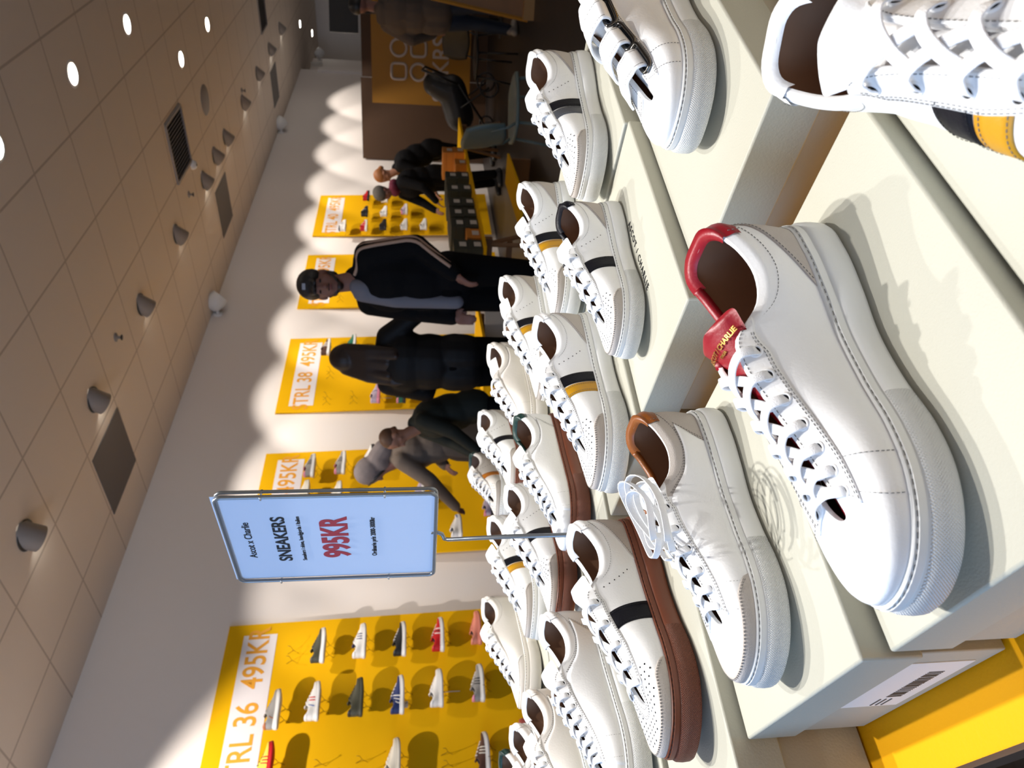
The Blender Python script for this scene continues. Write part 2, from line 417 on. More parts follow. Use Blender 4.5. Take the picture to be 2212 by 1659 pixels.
# lower step (nearest rows), l0 = near end
shoebox(0.190, 0.545, -0.06, 0.2515, 0.340, 'cream shoe box at the lower right corner of the display, below the cropped shoe', base=HY)
shoebox(0.142, 0.478, 0.254, 0.476, 0.326, 'cream shoe box under the red-heeled sneaker')
shoebox(0.139, 0.440, 0.480, 0.702, 0.306, 'cream shoe box under the sneaker with the tan heel tab', sticker=True)
shoebox(0.02, 0.36, 0.706, 0.905, 0.291, 'cream shoe box under the front brown-soled sneaker')
shoebox(0.00, 0.34, 0.909, 1.10, 0.285, 'cream shoe box under the foremost plain white sneaker')
shoebox(-0.02, 0.32, 1.104, 1.295, 0.282, 'cream shoe box under the second plain white sneaker from the front')
shoebox(-0.04, 0.30, 1.30, 1.49, 0.280, 'cream shoe box under the third plain sneaker at the far left')
shoebox(-0.06, 0.28, 1.494, 1.69, 0.280, 'cream shoe box below the green-heeled sneaker at the far left')
# gap fillers visible between the steps
shoebox(0.55, 0.88, -0.06, 0.252, 0.355, 'cream shoe box behind the cropped sneaker in the nearest row', base=HY)
# upper step
shoebox(0.522, 0.845, 0.280, 0.480, 0.285, 'raised cream shoe box under the strap sneaker, near corner')
shoebox(0.849, 1.17, 0.280, 0.480, 0.285, 'raised cream shoe box at the right edge behind the strap sneaker')
shoebox(0.493, 0.812, 0.482, 0.675, 0.269, 'raised cream shoe box printed with brand lettering on its lid', text='ASCOT / CHARLIE')
shoebox(0.816, 1.10, 0.489, 0.675, 0.266, 'raised cream shoe box under the grey and black striped sneaker')
shoebox(0.454, 0.775, 0.677, 0.853, 0.263, 'raised cream shoe box under the central black and yellow striped sneaker')
shoebox(0.779, 1.10, 0.677, 0.853, 0.263, 'raised cream shoe box behind the central striped sneaker')
for k, (l0, lab) in enumerate(((0.44, 'under the green-heeled brown-soled sneaker'), (0.42, 'under the middle brown-soled sneaker'), (0.40, 'behind the sign pole'), (0.385, 'under the far lace-up sneaker'))):
    s0 = 0.857 + 0.176 * k
    shoebox(l0, l0 + 0.32, s0, s0 + 0.173, 0.259 - 0.002 * k, 'raised cream shoe box ' + lab)
    shoebox(l0 + 0.324, 1.10, s0, s0 + 0.173, 0.259 - 0.002 * k, 'raised cream shoe box in the back column ' + ('', 'second from the middle', 'third from the middle', 'at the far end')[k])
# ---------------------------------------------------------------- wall boards
M_banner = mat('white_banner', (0.80, 0.76, 0.78), 0.6, bump=0.4, bscale=12)
M_orange = mat('orange_print', (0.80, 0.36, 0.03), 0.6)
BT = 1.31 + H     # board top
LEAN = rad(2.6)
BZ = 2.40
def board(x0, num, label):
    t = empty('wall_board', (x0, WALLY - 0.12, 0.08), 0, label, 'display board', 'yellow peg boards along the wall')
    t.rotation_euler = (LEAN, 0, 0) if False else (-LEAN, 0, 0)
    mb = MB(); mb.box((0.6, 0, BZ / 2), (1.2, 0.018, BZ)); mb.build('panel', M_yellow, t, smooth=False)
    b = MB(); b.box((0.6, -0.0105, BZ - 0.235), (1.02, 0.002, 0.235)); bn = b.build('banner', M_banner, t, smooth=False)
    text_obj('STRL %s  495KR' % num, 0.205, M_orange, bn, (0.6, -0.0125, BZ - 0.235), (rad(90), 0, 0), xs=0.82, bold=0.003, name='lettering')
    return t
BX = [(1.87, '36', 'yellow board numbered 36, nearest and largest on the wall'), (3.62, '37', 'yellow board partly hidden behind the price sign'),
      (5.37, '38', 'yellow board numbered 38, behind the long-haired woman'), (7.16, '39', 'yellow board behind the man in the cap'),
      (8.86, '40', 'furthest yellow board, numbered 40')]
BOARDS = [board(*b) for b in BX]
bpy.context.view_layer.update()
# ---------------------------------------------------------------- sneakers
def cr_open(pts, ts, q):
    """Catmull-Rom through pts at parameters ts (periodic, period 1), evaluated at q (array)"""
    pts = np.array(pts, float); ts = np.array(ts, float); n = len(ts)
    q = np.mod(np.asarray(q, float), 1.0)
    tt = np.concatenate([ts[-2:] - 1, ts, ts[:3] + 1]); pp = np.concatenate([pts[-2:], pts, pts[:3]])
    i = np.searchsorted(tt, q, side='right') - 1
    i = np.clip(i, 1, len(tt) - 3)
    t0, t1, t2, t3 = tt[i - 1], tt[i], tt[i + 1], tt[i + 2]
    p0, p1, p2, p3 = pp[i - 1], pp[i], pp[i + 1], pp[i + 2]
    h = (t2 - t1)[..., None]; u = ((q - t1) / (t2 - t1))[..., None]
    m1 = ((p2 - p1) / h * ((t1 - t0)[..., None]) + (p1 - p0) / (t1 - t0)[..., None] * h) / ((t2 - t0)[..., None])
    m2 = ((p3 - p2) / (t3 - t2)[..., None] * h + (p2 - p1) / h * ((t3 - t2)[..., None])) / ((t3 - t1)[..., None])
    u2, u3 = u * u, u * u * u
    return (2 * u3 - 3 * u2 + 1) * p1 + (u3 - 2 * u2 + u) * h * m1 + (-2 * u3 + 3 * u2) * p2 + (u3 - u2) * h * m2

_med = [(0, 0), (.003, .018), (.015, .0305), (.045, .0370), (.085, .0365), (.120, .0335), (.160, .0375), (.200, .0465), (.232, .0480), (.262, .0410), (.285, .0270), (.297, .0090)]
_lat = [(.299, -.006), (.290, -.024), (.268, -.0405), (.236, -.0500), (.200, -.0520), (.155, -.0480), (.105, -.0420), (.055, -.0385), (.018, -.0305), (.003, -.0175)]
_o = np.array(_med + _lat)
_d = np.linalg.norm(np.roll(_o, -1, 0) - _o, axis=1); _t = np.concatenate([[0], np.cumsum(_d)[:-1]]) / _d.sum()
_q = cr_open(_o, _t, np.linspace(0, 1, 2000, endpoint=False))
_d = np.linalg.norm(np.roll(_q, -1, 0) - _q, axis=1); _tt = np.concatenate([[0], np.cumsum(_d)]) / _d.sum()
_qq = np.vstack([_q, _q[:1]])
# shift so that the toe tip sits at t=.5
def outline(t):
    t = np.mod(t, 1.0)
    return np.stack([np.interp(t, _tt, _qq[:, 0]), np.interp(t, _tt, _qq[:, 1])], -1)
_tip = _tt[np.argmax(_qq[:, 0])]
def warp(t):      # 0..1 -> arc param with tip at .5
    t = np.mod(t, 1.0)
    return np.where(t < .5, t / .5 * _tip, _tip + (t - .5) / .5 * (1 - _tip))
def B2(t): return outline(warp(t))
def N2(t):
    e = 0.004; d = B2(t + e) - B2(t - e); d = d / np.linalg.norm(d, axis=-1, keepdims=True)
    return np.stack([d[..., 1], -d[..., 0]], -1) * -1.0    # flipped below if needed
_c = B2(np.array([.25])); _n = N2(np.array([.25]))
_NS = 1.0 if _n[0, 1] > 0 else -1.0
def NN(t): return N2(t) * _NS
def spring(x): return np.clip((x - .19) / .11, 0, 1.2) ** 2 * .013 + np.clip((.03 - x) / .03, 0, 1) ** 2 * .002
def ztop(x): return .0345 - .0035 * np.exp(-((x - .14) / .06) ** 2) + spring(x) * 0.95 - np.clip((x - .2) / .1, 0, 1) * .002

TT = [(0, (.009, 0, .098)), (.03, (.0115, .016, .0980)), (.06, (.022, .0275, .0950)), (.095, (.043, .0315, .0835)), (.13, (.068, .0305, .0760)),
      (.16, (.090, .0265, .0790)), (.185, (.105, .0215, .0900)), (.205, (.116, .0170, .0975)), (.23, (.132, .0125, .0960)), (.27, (.158, .0095, .0865)),
      (.32, (.190, .0085, .0740)), (.37, (.215, .0080, .0645)), (.42, (.233, .0070, .0580)), (.46, (.2405, .0045, .0545)), (.5, (.2425, 0, .0535))]
_tt_t = [a for a, b in TT] + [1 - a for a, b in TT[1:-1]][::-1]
_tt_p = [b for a, b in TT] + [(b[0], -b[1] * 1.08, b[2]) for a, b in TT[1:-1]][::-1]
def Tring(t, hs=1.0):
    p = cr_open(_tt_p, _tt_t, t)
    p = p.copy(); p[..., 2] = .03 + (p[..., 2] - .03) * hs
    return p
_ab_t = [0, .06, .12, .17, .21, .27, .35, .42, .5]
_a = [.003, .005, .008, .007, .007, .012, .019, .022, .027]     # outward pull at top
_b = [.020, .018, .016, .014, .012, .010, .009, .006, .004]
_h1 = [.030, .030, .026, .026, .030, .030, .026, .022, .019]
_o1 = [.006, .005, .003, .002, .003, .005, .005, .004, .004]
def S(t, v, hs=1.0):
    t = np.asarray(t, float); v = np.asarray(v, float)
    tm = np.mod(t, 1.0); ts = np.where(tm > .5, 1 - tm, tm)
    a = np.interp(ts, _ab_t, _a); b = np.interp(ts, _ab_t, _b); h1 = np.interp(ts, _ab_t, _h1) * hs; o1 = np.interp(ts, _ab_t, _o1)
    bb = B2(tm); nn = NN(tm)
    z0 = ztop(bb[..., 0]) - .002
    P0 = np.concatenate([bb - nn * .0055, z0[..., None]], -1)
    P3 = Tring(tm, hs)
    n3 = np.concatenate([nn, np.zeros_like(nn[..., :1])], -1)
    up = np.array([0, 0, 1.0])
    P1 = P0 + up * h1[..., None] + n3 * o1[..., None]
    P2 = P3 + n3 * a[..., None] - up * b[..., None]
    w = v[..., None]
    return (1 - w) ** 3 * P0 + 3 * (1 - w) ** 2 * w * P1 + 3 * (1 - w) * w * w * P2 + w ** 3 * P3
def SN(t, v, hs=1.0):
    e = .003
    du = S(t + e, v, hs) - S(t - e, v, hs)
    v1 = np.clip(np.asarray(v) + e, 0, 1); v0 = np.clip(np.asarray(v) - e, 0, 1)
    dv = S(t, v1, hs) - S(t, v0, hs)
    n = np.cross(du, dv); l = np.linalg.norm(n, axis=-1, keepdims=True); n = n / np.maximum(l, 1e-12)
    return n * _SNS
_SNS = 1.0
_n = SN(np.array([.25]), np.array([.3]))
if _n[0, 1] < 0: _SNS = -1.0
def so(t, v, off, hs=1.0): return S(t, v, hs) + SN(t, v, hs) * np.asarray(off)[..., None]

def ridge(mb, t, v, off, hs, mi=0, th=0.0011):
    """patch: t,v arrays [n][m]; outer surface at off+th, skirt to off-.0006"""
    n, m = t.shape
    P = so(t, v, np.full(t.shape, off + th), hs)
    Q = so(t, v, np.full(t.shape, off - .0008), hs)
    # shrink outer border slightly for a bevelled edge
    G = np.zeros((n + 2, m + 2, 3)); G[1:-1, 1:-1] = P
    G[0, 1:-1] = Q[0]; G[-1, 1:-1] = Q[-1]; G[1:-1, 0] = Q[:, 0]; G[1:-1, -1] = Q[:, -1]
    G[0, 0] = Q[0, 0]; G[0, -1] = Q[0, -1]; G[-1, 0] = Q[-1, 0]; G[-1, -1] = Q[-1, -1]
    mb.grid(G, mi)

def band(t0, t1, vlo, vhi, n, m):
    """t from t0..t1, v between functions vlo(t), vhi(t)"""
    t = np.linspace(t0, t1, n)[:, None] * np.ones((1, m))
    k = np.linspace(0, 1, m)[None, :]
    lo = np.array([vlo(x) for x in t[:, 0]])[:, None]; hi = np.array([vhi(x) for x in t[:, 0]])[:, None]
    return t, lo + (hi - lo) * k

def stitch(mb, ts, vs, off, hs, mi, step=.0032, ln=.0019, w=.00048):
    ts = np.asarray(ts, float); vs = np.asarray(vs, float)
    k = np.linspace(0, 1, 260); tq = np.interp(k, np.linspace(0, 1, len(ts)), ts); vq = np.interp(k, np.linspace(0, 1, len(vs)), vs)
    P = so(tq, vq, np.full(len(k), off), hs); Nn = SN(tq, vq, hs)
    d = np.concatenate([[0], np.cumsum(np.linalg.norm(np.diff(P, axis=0), axis=1))])
    L = d[-1]; c = 0.0
    vsx = []; fs = []
    while c + ln < L:
        a = np.array([np.interp(c, d, P[:, j]) for j in range(3)]); b = np.array([np.interp(c + ln, d, P[:, j]) for j in range(3)])
        nrm = np.array([np.interp(c, d, Nn[:, j]) for j in range(3)])
        e = b - a; s = np.cross(e, nrm); s = s / max(np.linalg.norm(s), 1e-9) * w / 2; u = nrm * .00035
        o = len(vsx); vsx += [a - s, a + s, b + s, b - s, a - s * .6 + u, a + s * .6 + u, b + s * .6 + u, b - s * .6 + u]
        fs += [tuple(o + i for i in q) for q in ((4, 5, 6, 7), (0, 1, 5, 4), (1, 2, 6, 5), (2, 3, 7, 6), (3, 0, 4, 7))]
        c += step
    if vsx: mb.add(vsx, fs, mi)

def disc(mb, p, n, r, mi, seg=8, off=.0003):
    n = Vector(n).normalized(); u = n.orthogonal().normalized(); w = n.cross(u); p = Vector(p) + n * off
    vs = [p + u * math.cos(2 * math.pi * k / seg) * r + w * math.sin(2 * math.pi * k / seg) * r for k in range(seg)]
    mb.add(vs, [tuple(range(seg))], mi)

# materials
M_wl = mat('white_leather', (0.87, 0.875, 0.88), 0.36, bump=0.22, bscale=420, vary=0.015, vscale=14)
M_cl = mat('cream_leather', (0.80, 0.765, 0.72), 0.40, bump=0.22, bscale=420)
M_sue = mat('grey_suede', (0.52, 0.475, 0.44), 0.92, bump=0.5, bscale=900, vary=0.08, vscale=40, spec=0.2)
M_lin = mat('tan_lining', (0.26, 0.135, 0.075), 0.55, bump=0.5, bscale=60, vary=0.12, vscale=25)
M_blk = mat('black_leather', (0.006, 0.006, 0.010), 0.45, bump=0.3, bscale=420, spec=0.2)
M_yel = mat('mustard_leather', (0.55, 0.27, 0.004), 0.42, bump=0.2, bscale=420)
M_red = mat('red_leather', (0.27, 0.001, 0.010), 0.42, bump=0.2, bscale=420)
M_tan = mat('tan_leather', (0.22, 0.062, 0.006), 0.42, bump=0.2, bscale=420)
M_grn = mat('dark_green_leather', (0.008, 0.035, 0.03), 0.42, bump=0.2, bscale=420)
M_gry = mat('grey_leather', (0.07, 0.075, 0.09), 0.42, bump=0.2, bscale=420)
M_ora = mat('orange_leather', (0.62, 0.20, 0.015), 0.45)
M_sti = mat('grey_stitching', (0.15, 0.145, 0.14), 0.8)
M_hole = mat('hole_dark', (0.01, 0.01, 0.012), 0.9)
M_lace = mat('white_lace', (0.84, 0.845, 0.86), 0.75, bump=0.6, bscale=1500)
M_gun = mat('gunmetal', (0.13, 0.12, 0.11), 0.14, 1.0)
M_gold = mat('gold_foil', (0.75, 0.50, 0.15), 0.3, 1.0)
M_insole = mat('insole_shaded_brown', (0.045, 0.018, 0.010), 0.6)  # dark brown; the shade deep inside the shoe is put into this colour
def solemat(name, col, rough=0.45):
    m = mat(name, col, rough); m2 = mat(name + '_textured', col, rough + .08)
    nt, b = nodes_of(m2)
    uv = nt.nodes.new('ShaderNodeUVMap'); sep = nt.nodes.new('ShaderNodeSeparateXYZ'); nt.links.new(uv.outputs[0], sep.inputs[0])
    def mth(op, a, bb):
        x = nt.nodes.new('ShaderNodeMath'); x.operation = op
        for i, q in enumerate((a, bb)):
            if q is None: continue
            if isinstance(q, float): x.inputs[i].default_value = q
            else: nt.links.new(q, x.inputs[i])
        return x.outputs[0]
    su = mth('ADD', sep.outputs[0], sep.outputs[1]); di = mth('SUBTRACT', sep.outputs[0], sep.outputs[1])
    f = 2900.0
    a1 = mth('ABSOLUTE', mth('SINE', mth('MULTIPLY', su, f / 2), None), None)
    a2 = mth('ABSOLUTE', mth('SINE', mth('MULTIPLY', di, f / 2), None), None)
    hgt = mth('MULTIPLY', a1, a2)
    bp = nt.nodes.new('ShaderNodeBump'); bp.inputs['Strength'].default_value = 0.8; bp.inputs['Distance'].default_value = 0.0010
    nt.links.new(hgt, bp.inputs['Height']); nt.links.new(bp.outputs['Normal'], b.inputs['Normal'])
    return m, m2
MS_w = solemat('white_rubber', (0.78, 0.79, 0.78))
MS_c = solemat('cream_rubber', (0.74, 0.70, 0.64))
MS_b = solemat('brown_gum_rubber', (0.155, 0.042, 0.018))

def uvset(o, f):
    me = o.data; uv = me.uv_layers.new(name='UVMap')
    for l in me.loops: uv.data[l.index].uv = f(l.vertex_index)

_eyecache = {}
def eyelet_mesh(seg):
    if seg in _eyecache: return _eyecache[seg]
    mb = MB()
    mb.lathe([(.0029, -.0002), (.0031, .0006), (.0038, .0009), (.0046, .0004), (.0049, -.0006)], seg, cap=False)
    mb.lathe([(.0, -.00005), (.0030, -.00005)], seg, 1, cap=False)
    me = bpy.data.meshes.new('eyelet'); me.from_pydata(mb.v, [], mb.f); me.materials.append(M_wl); me.materials.append(M_hole)
    me.polygons.foreach_set('material_index', mb.mi); me.polygons.foreach_set('use_smooth', [True] * len(mb.f))
    _eyecache[seg] = me
    return me

def sneaker(label, group='white display sneakers on the shoe boxes', sole='w', leather=None, tab=None, piping=None, tongue=None, counter=True, guard=True,
            stripes=(), perf=True, style='round', eyes=7, straps=False, hs=1.0, q=1.0, laces='full', collar=None, quarter=False, tongue_out=0.0,
            lace_mat=None, lining=None, category='sneaker', name='sneaker', loose=False, detail=2, extra=None):
    leather = leather or M_wl; tongue = tongue or leather; lining = lining or M_lin; lace_mat = lace_mat or M_lace
    tab = tab or leather; collar = collar or leather
    t = empty(name, (0, 0, 0), 0, label, category, group)
    ms = {'w': MS_w, 'c': MS_c, 'b': MS_b}[sole] if isinstance(sole, str) else sole
    nt = int(132 * q); nv = max(6, int(20 * q))
    # ---- outsole
    tq = np.linspace(0, 1, nt, endpoint=False)
    b = B2(tq); n = NN(tq); x = b[:, 0]; zb = spring(x); zt = ztop(x)
    hh = zt - zb
    prof = [(-.010, zb), (-.0035, zb + .0003), (-.0008, zb + .0022), (.0010, zb + .006), (.0014, zb + hh * .40), (.0006, zb + hh * .62), (-.0010, zb + hh * .70),
            (-.0024, zb + hh * .715), (-.0024, zb + hh * .75), (-.0014, zb + hh * .765), (-.0016, zb + hh * .90), (-.0032, zb + hh * .915), (-.0032, zb + hh * .945), (-.0026, zb + hh * .965), (-.0036, zb + hh), (-.0060, zb + hh * 1.0), (-.010, zb + hh * .97)]
    P = np.array([[np.array([*(b[i] + n[i] * o), z[i]]) for (o, z) in prof] for i in range(nt)])
    mb = MB(); mb.grid(P, 0, wrap=True)
    m = len(prof)
    # toe wrap texture: faces with x>.17 and lower band
    arc = np.concatenate([[0], np.cumsum(np.linalg.norm(np.diff(b, axis=0), axis=1))])
    for fi in range(len(mb.f)):
        i, k = divmod(fi, m - 1)
        if x[i] > .172 and 2 <= k <= 5: mb.mi[fi] = 1
    o0 = len(mb.v); mb.add([(.15, 0, float(zb.mean()) * 0 + .0002)], [])
    for i in range(nt):
        mb.f.append((o0, ((i + 1) % nt) * m, i * m)); mb.mi.append(0)
    so_ = mb.build('outsole', list(ms), t, sharp=50)
    uvset(so_, lambda vi: (float(arc[(vi // m) % nt]), float(mb.v[vi][2])))
    # sole stitching in the groove
    if detail >= 1:
        sb = MB(); step = int(max(1, nt / 132)); L = arc[-1]; kk = np.arange(0, L, .0062)
        for s in kk:
            tt0 = np.interp([s, s + .0036], arc, tq); bb = B2(tt0); n2 = NN(tt0)
            zz = zb_ = spring(bb[:, 0]) + (ztop(bb[:, 0]) - spring(bb[:, 0])) * .93
            p = np.concatenate([bb - n2 * .0026, zz[:, None]], 1)
            a, e = Vector(p[0]), Vector(p[1]); w = Vector((0, 0, .00038)); nn_ = Vector((*n2[0], 0)) * .0005
            sb.add([a - w + nn_, e - w + nn_, e + w + nn_, a + w + nn_], [(0, 1, 2, 3)])
        sb.build('sole_stitching', mat('dark_stitch', (0.03, 0.02, 0.02), 0.8) if sole == 'b' else M_sti, so_, smooth=False)
    ve = .70 if style != 'vamp' else .66
    def eyelo(tt):
        s = abs(((tt + .5) % 1) - .5)
        d0 = 1 - .36 + (max(0, min(1, (s - .31) / .10)) * .17 if style == 'round' else 0)
        if s < .225: d0 = 1 - .36 * max(0.02, (s - .178) / .047) ** .6
        return d0
    # ---- upper shell with inner lining faces
    ub = MB()
    tg = tq[:, None] * np.ones((1, nv)); vg = np.ones((nt, 1)) * np.linspace(0, 1, nv)[None, :] ** 0.9
    # padding bulge round the collar
    tsym = np.where(tg > .5, 1 - tg, tg)
    pad = np.clip(1 - tsym / .20, 0, 1) ** .5 * np.exp(-((vg - .86) / .10) ** 2) * .0030
    P = so(tg, vg, pad, hs); 
    ub.grid(P, 0, wrap=True)
    th = .0030 + np.clip(1 - tsym / .2, 0, 1) * .004
    Pi = so(tg, vg, -th, hs); Pi[:, -1, 2] -= 0.0006
    # rim
    rim = np.stack([P[:, -1], (P[:, -1] + Pi[:, -1]) / 2 + np.array([0, 0, .0016]), Pi[:, -1]], 1)
    ub.grid(rim, 0, wrap=True)
    if detail >= 1 and perf:
        gt, gv = np.meshgrid(np.linspace(.34, .66, 300), np.linspace(.26, .80, 140)); GP = S(gt, gv, hs)
        for ix in range(11):
            for iy in range(-7, 8):
                X_ = .283 - ix * .0068; Y_ = (iy + (.5 if ix % 2 else 0)) * .0072
                dd = (GP[..., 0] - X_) ** 2 + (GP[..., 1] - Y_) ** 2; m_i = np.unravel_index(np.argmin(dd), dd.shape)
                if dd[m_i] > .0012 ** 2 or abs(Y_) > .013 + ix * .0055: continue
                tt1, v0 = gt[m_i], gv[m_i]
                if v0 < .29 + (.04 if guard else -.05) or v0 > eyelo(tt1) - .02: continue
                disc(ub, S(np.array([tt1]), np.array([v0]), hs)[0], SN(np.array([tt1]), np.array([v0]), hs)[0], .00115, 2, 8)
        for sgn in (1, -1):
            for j in range(6):
                tt1 = sgn * (.165 + .006 * j); v0 = .22 + j * .085
                disc(ub, so(np.array([tt1]), np.array([v0]), np.array([.0]), hs)[0], SN(np.array([tt1]), np.array([v0]), hs)[0], .0009, 2, 6)
    if detail >= 2:
        for sgn in (1, -1):
            aa = np.linspace(0, 1, 30)
            stitch(ub, sgn * (.045 + .135 * aa), .70 - .16 * np.sin(aa * np.pi) + .10 * aa, .0002, hs, 1, w=.0004)
        if style == 'vamp':
            for sgn in (1, -1):
                stitch(ub, sgn * np.linspace(.355, .345, 12), np.linspace(.62, .02, 12), .0003, hs, 1)
                stitch(ub, sgn * np.linspace(.400, .385, 12), np.linspace(.86, .04, 12), .0003, hs, 1)
    if counter == 'collar':
        for fi in range((nt) * (nv - 1)):
            i_ = fi // (nv - 1); tt_ = tq[i_]; tt_ = 1 - tt_ if tt_ > .5 else tt_
            if tt_ < .20: ub.mi[fi] = 3
    up = ub.build('upper', [leather, M_sti, M_hole, M_sue], t)
    lb = MB(); lb.grid(Pi[:, ::-1], 0, wrap=True)
    # insole
    bi = B2(tq) - NN(tq) * .012
    ins = [(*(p), .034 + float(spring(p[0])) * .9) for p in bi]
    o0 = lb.add(ins + [(.12, 0, .034)], [], 1)
    for i in range(nt): lb.f.append((o0 + i, o0 + (i + 1) % nt, o0 + nt)); lb.mi.append(1)
    lb.build('lining', [lining, M_insole], t)
    # ---- overlays
    em = MB()
    if style == 'round':
        tb, vb = band(.178, .822, eyelo, lambda x: .995, int(90 * q) + 6, 7)
        ridge(em, tb, vb, 0, hs)
        if detail >= 2:
            for off in (.018, .05):
                ss = np.linspace(.20, .80, 120); stitch(em, ss, np.array([eyelo(s) for s in ss]) + off, .0012, hs, 1)
            ss = np.linspace(.20, .80, 120); stitch(em, ss, np.full(120, .955), .0012, hs, 1)
    else:
        for sgn in (1, -1):
            tb, vb = band(.178, .41, eyelo, lambda x: .995, int(40 * q) + 6, 7)
            ridge(em, sgn * tb, vb, 0, hs)
            if detail >= 2:
                for off in (.018, .05):
                    ss = np.linspace(.20, .405, 60); stitch(em, sgn * ss, np.array([eyelo(s) for s in ss]) + off, .0012, hs, 1)
                stitch(em, sgn * np.linspace(.19, .405, 60), np.full(60, .955), .0012, hs, 1)
                stitch(em, sgn * np.full(12, .404), np.linspace(.72, .95, 12), .0012, hs, 1)
    em.build('eyestay', [leather, M_sti], t, fixn=True)
    if counter and counter != 'collar':
        cm = MB(); tb, vb = band(-.150, .150, lambda x: 0, lambda x: max(.004, .80 * (1 - (abs(x) / .150) ** 1.0)), int(44 * q) + 6, 6)
        ridge(cm, tb, vb, 0, hs)
        if detail >= 2:
            ss = np.linspace(-.138, .138, 80); stitch(cm, ss, .80 * (1 - (np.abs(ss) / .150)) - .035, .0012, hs, 1)
        cm.build('heel_counter', [M_sue if counter is True else counter, M_sti], t, fixn=True)
    if guard:
        gm = MB(); g = lambda x: .02 + .27 * min(1, max(0, (.165 - abs(x - .5)) / .035)) ** .6
        tb, vb = band(.335, .665, lambda x: 0, g, int(50 * q) + 6, 5)
        ridge(gm, tb, vb, 0, hs)
        if detail >= 2:
            for off in (.03, .055):
                ss = np.linspace(.345, .655, 100); stitch(gm, ss, np.array([g(s) for s in ss]) - off, .0012, hs, 1)
        gm.build('toe_guard', [M_sue if guard is True else guard, M_sti], t, fixn=True)
    if quarter:
        for sgn in (1, -1):
            qm = MB()
            na, mk = int(44 * q) + 4, 8
            aa = np.linspace(0, 1, na)[:, None] * np.ones((1, mk)); kk = np.ones((na, 1)) * np.linspace(0, 1, mk)[None, :]
            ta = .082 + (.40 - .082) * aa; vt = np.interp(ta, [.082, .10, .20, .24, .40], [.50, .53, .66, .69, .69])
            ridge(qm, sgn * (ta + (1 - aa) ** 6 * .032 * (1 - kk)), kk * vt, -.0004, hs)
            if detail >= 2:
                for off in (.022, .05):
                    ss = np.linspace(.086, .20, 60); stitch(qm, sgn * (ss + .002), np.interp(ss, [.082, .10, .20], [.50, .53, .66]) + off, .0002, hs, 1)
                    stitch(qm, sgn * np.linspace(.112, .084, 14) - sgn * off * .12, np.linspace(.02, .52, 14), .0002, hs, 1)
            qm.build('quarter_panel', [leather, M_sti], t, fixn=True)
    tm = MB(); tb, vb = band(-.078, .078, lambda x: .66 + .12 * (abs(x) / .078) ** 3, lambda x: 1.0, 20, 7)
    pd = np.exp(-((vb - .86) / .10) ** 2) * .0028
    n_, m_ = tb.shape
    Pt = so(tb, vb, pd + .0011, hs); Pt2 = so(tb, np.full(vb.shape, 1.0), np.full(vb.shape, .0), hs)
    G = np.concatenate([Pt, Pt[:, -1:] + np.array([0, 0, .0022]), (so(tb, vb, np.full(vb.shape, -.0060), hs) + np.array([0, 0, .0020]))[:, -1:], so(tb, vb, np.full(vb.shape, -.0086), hs)[:, -2:-1]], 1)
    tm.grid(G, 0)
    if detail >= 2:
        for sg in (1, -1): stitch(tm, np.full(14, sg * .073), np.linspace(.78, .985, 14), .0042, hs, 1, w=.0004)
    tm.build('heel_tab', [tab, M_sti], t, fixn=True)
    if piping:
        pm = MB(); ts_ = np.linspace(-.075, -.205, 40)
        pm.tube([tuple(p + np.array([0, 0, .0006])) for p in so(ts_, np.full(40, 1.0), np.full(40, -.0028), hs)], .0042, 8)
        ts_ = np.linspace(.05, .075, 8)
        pm.build('collar_piping', piping, t)
    # stripes
    for si, (c0, c1, wd, sm) in enumerate(stripes):
        for sgn in (1, -1):
            st = MB(); nb = 18
            vv = np.linspace(.0, .70, nb); tc_ = c0 + (c1 - c0) * (np.linspace(0, 1, nb) ** 1.6)
            a = np.linspace(0, wd, 4)
            tb = (tc_[None, :] + a[:, None]); vb = np.ones((4, 1)) * vv[None, :]
            ridge(st, sgn * tb, vb, 0.0002 * si, hs, th=.0008)
            if detail >= 2:
                for e in (.004, wd - .004): stitch(st, sgn * (tc_ + e), vv, .0011, hs, 1)
            st.build('side_stripe', [sm, M_sti if sm is not M_blk else M_hole], t, fixn=True)
    # ---- tongue
    cl = np.array([(.238, 0, .0460), (.212, 0, .0525), (.184, 0, .0635), (.152, 0, .0775), (.128, 0, .0895), (.112, 0, .0985), (.102, 0, .1045), (.097, 0, .1085)])
    if tongue_out:
        k_ = np.linspace(0, 1, 8) ** 2; cl[:, 0] += k_ * tongue_out * .9; cl[:, 2] += k_ * tongue_out * .25
    cl[:, 2] = .03 + (cl[:, 2] - .03) * hs
    hw = np.array([.009, .011, .012, .0125, .0145, .0235, .0285, .0280])
    us = 1 - (1 - np.linspace(0, 1, int(26 * q) + 8)) ** 1.7; src = np.linspace(0, 1, 8)
    C = np.stack([np.interp(us, src, cl[:, j]) for j in range(3)], 1); Wd = np.interp(us, src, hw)
    # smooth rounded tip
    Wd = np.where(us > .85, .0285 * np.sqrt(np.clip(1 - ((us - .85) / .152) ** 2, .012, 1)), Wd)
    tgd = np.gradient(C, axis=0); tgd /= np.linalg.norm(tgd, axis=1, keepdims=True)
    nrm = np.cross(tgd, np.array([0, 1.0, 0])); nrm *= np.sign(nrm[:, 2:3] + 1e-9)
    ks = np.linspace(-1, 1, 11); thk = .0032
    top = np.array([[C[i] + np.array([0, 1, 0]) * k * Wd[i] - nrm[i] * (k * k * .0075 * min(1, Wd[i] / .02)) + nrm[i] * thk * (1 - abs(k) ** 6) ** .5 for k in ks] for i in range(len(us))])
    bot = np.array([[C[i] + np.array([0, 1, 0]) * k * Wd[i] - nrm[i] * (k * k * .0075 * min(1, Wd[i] / .02)) - nrm[i] * thk * (1 - abs(k) ** 6) ** .5 for k in ks] for i in range(len(us))])
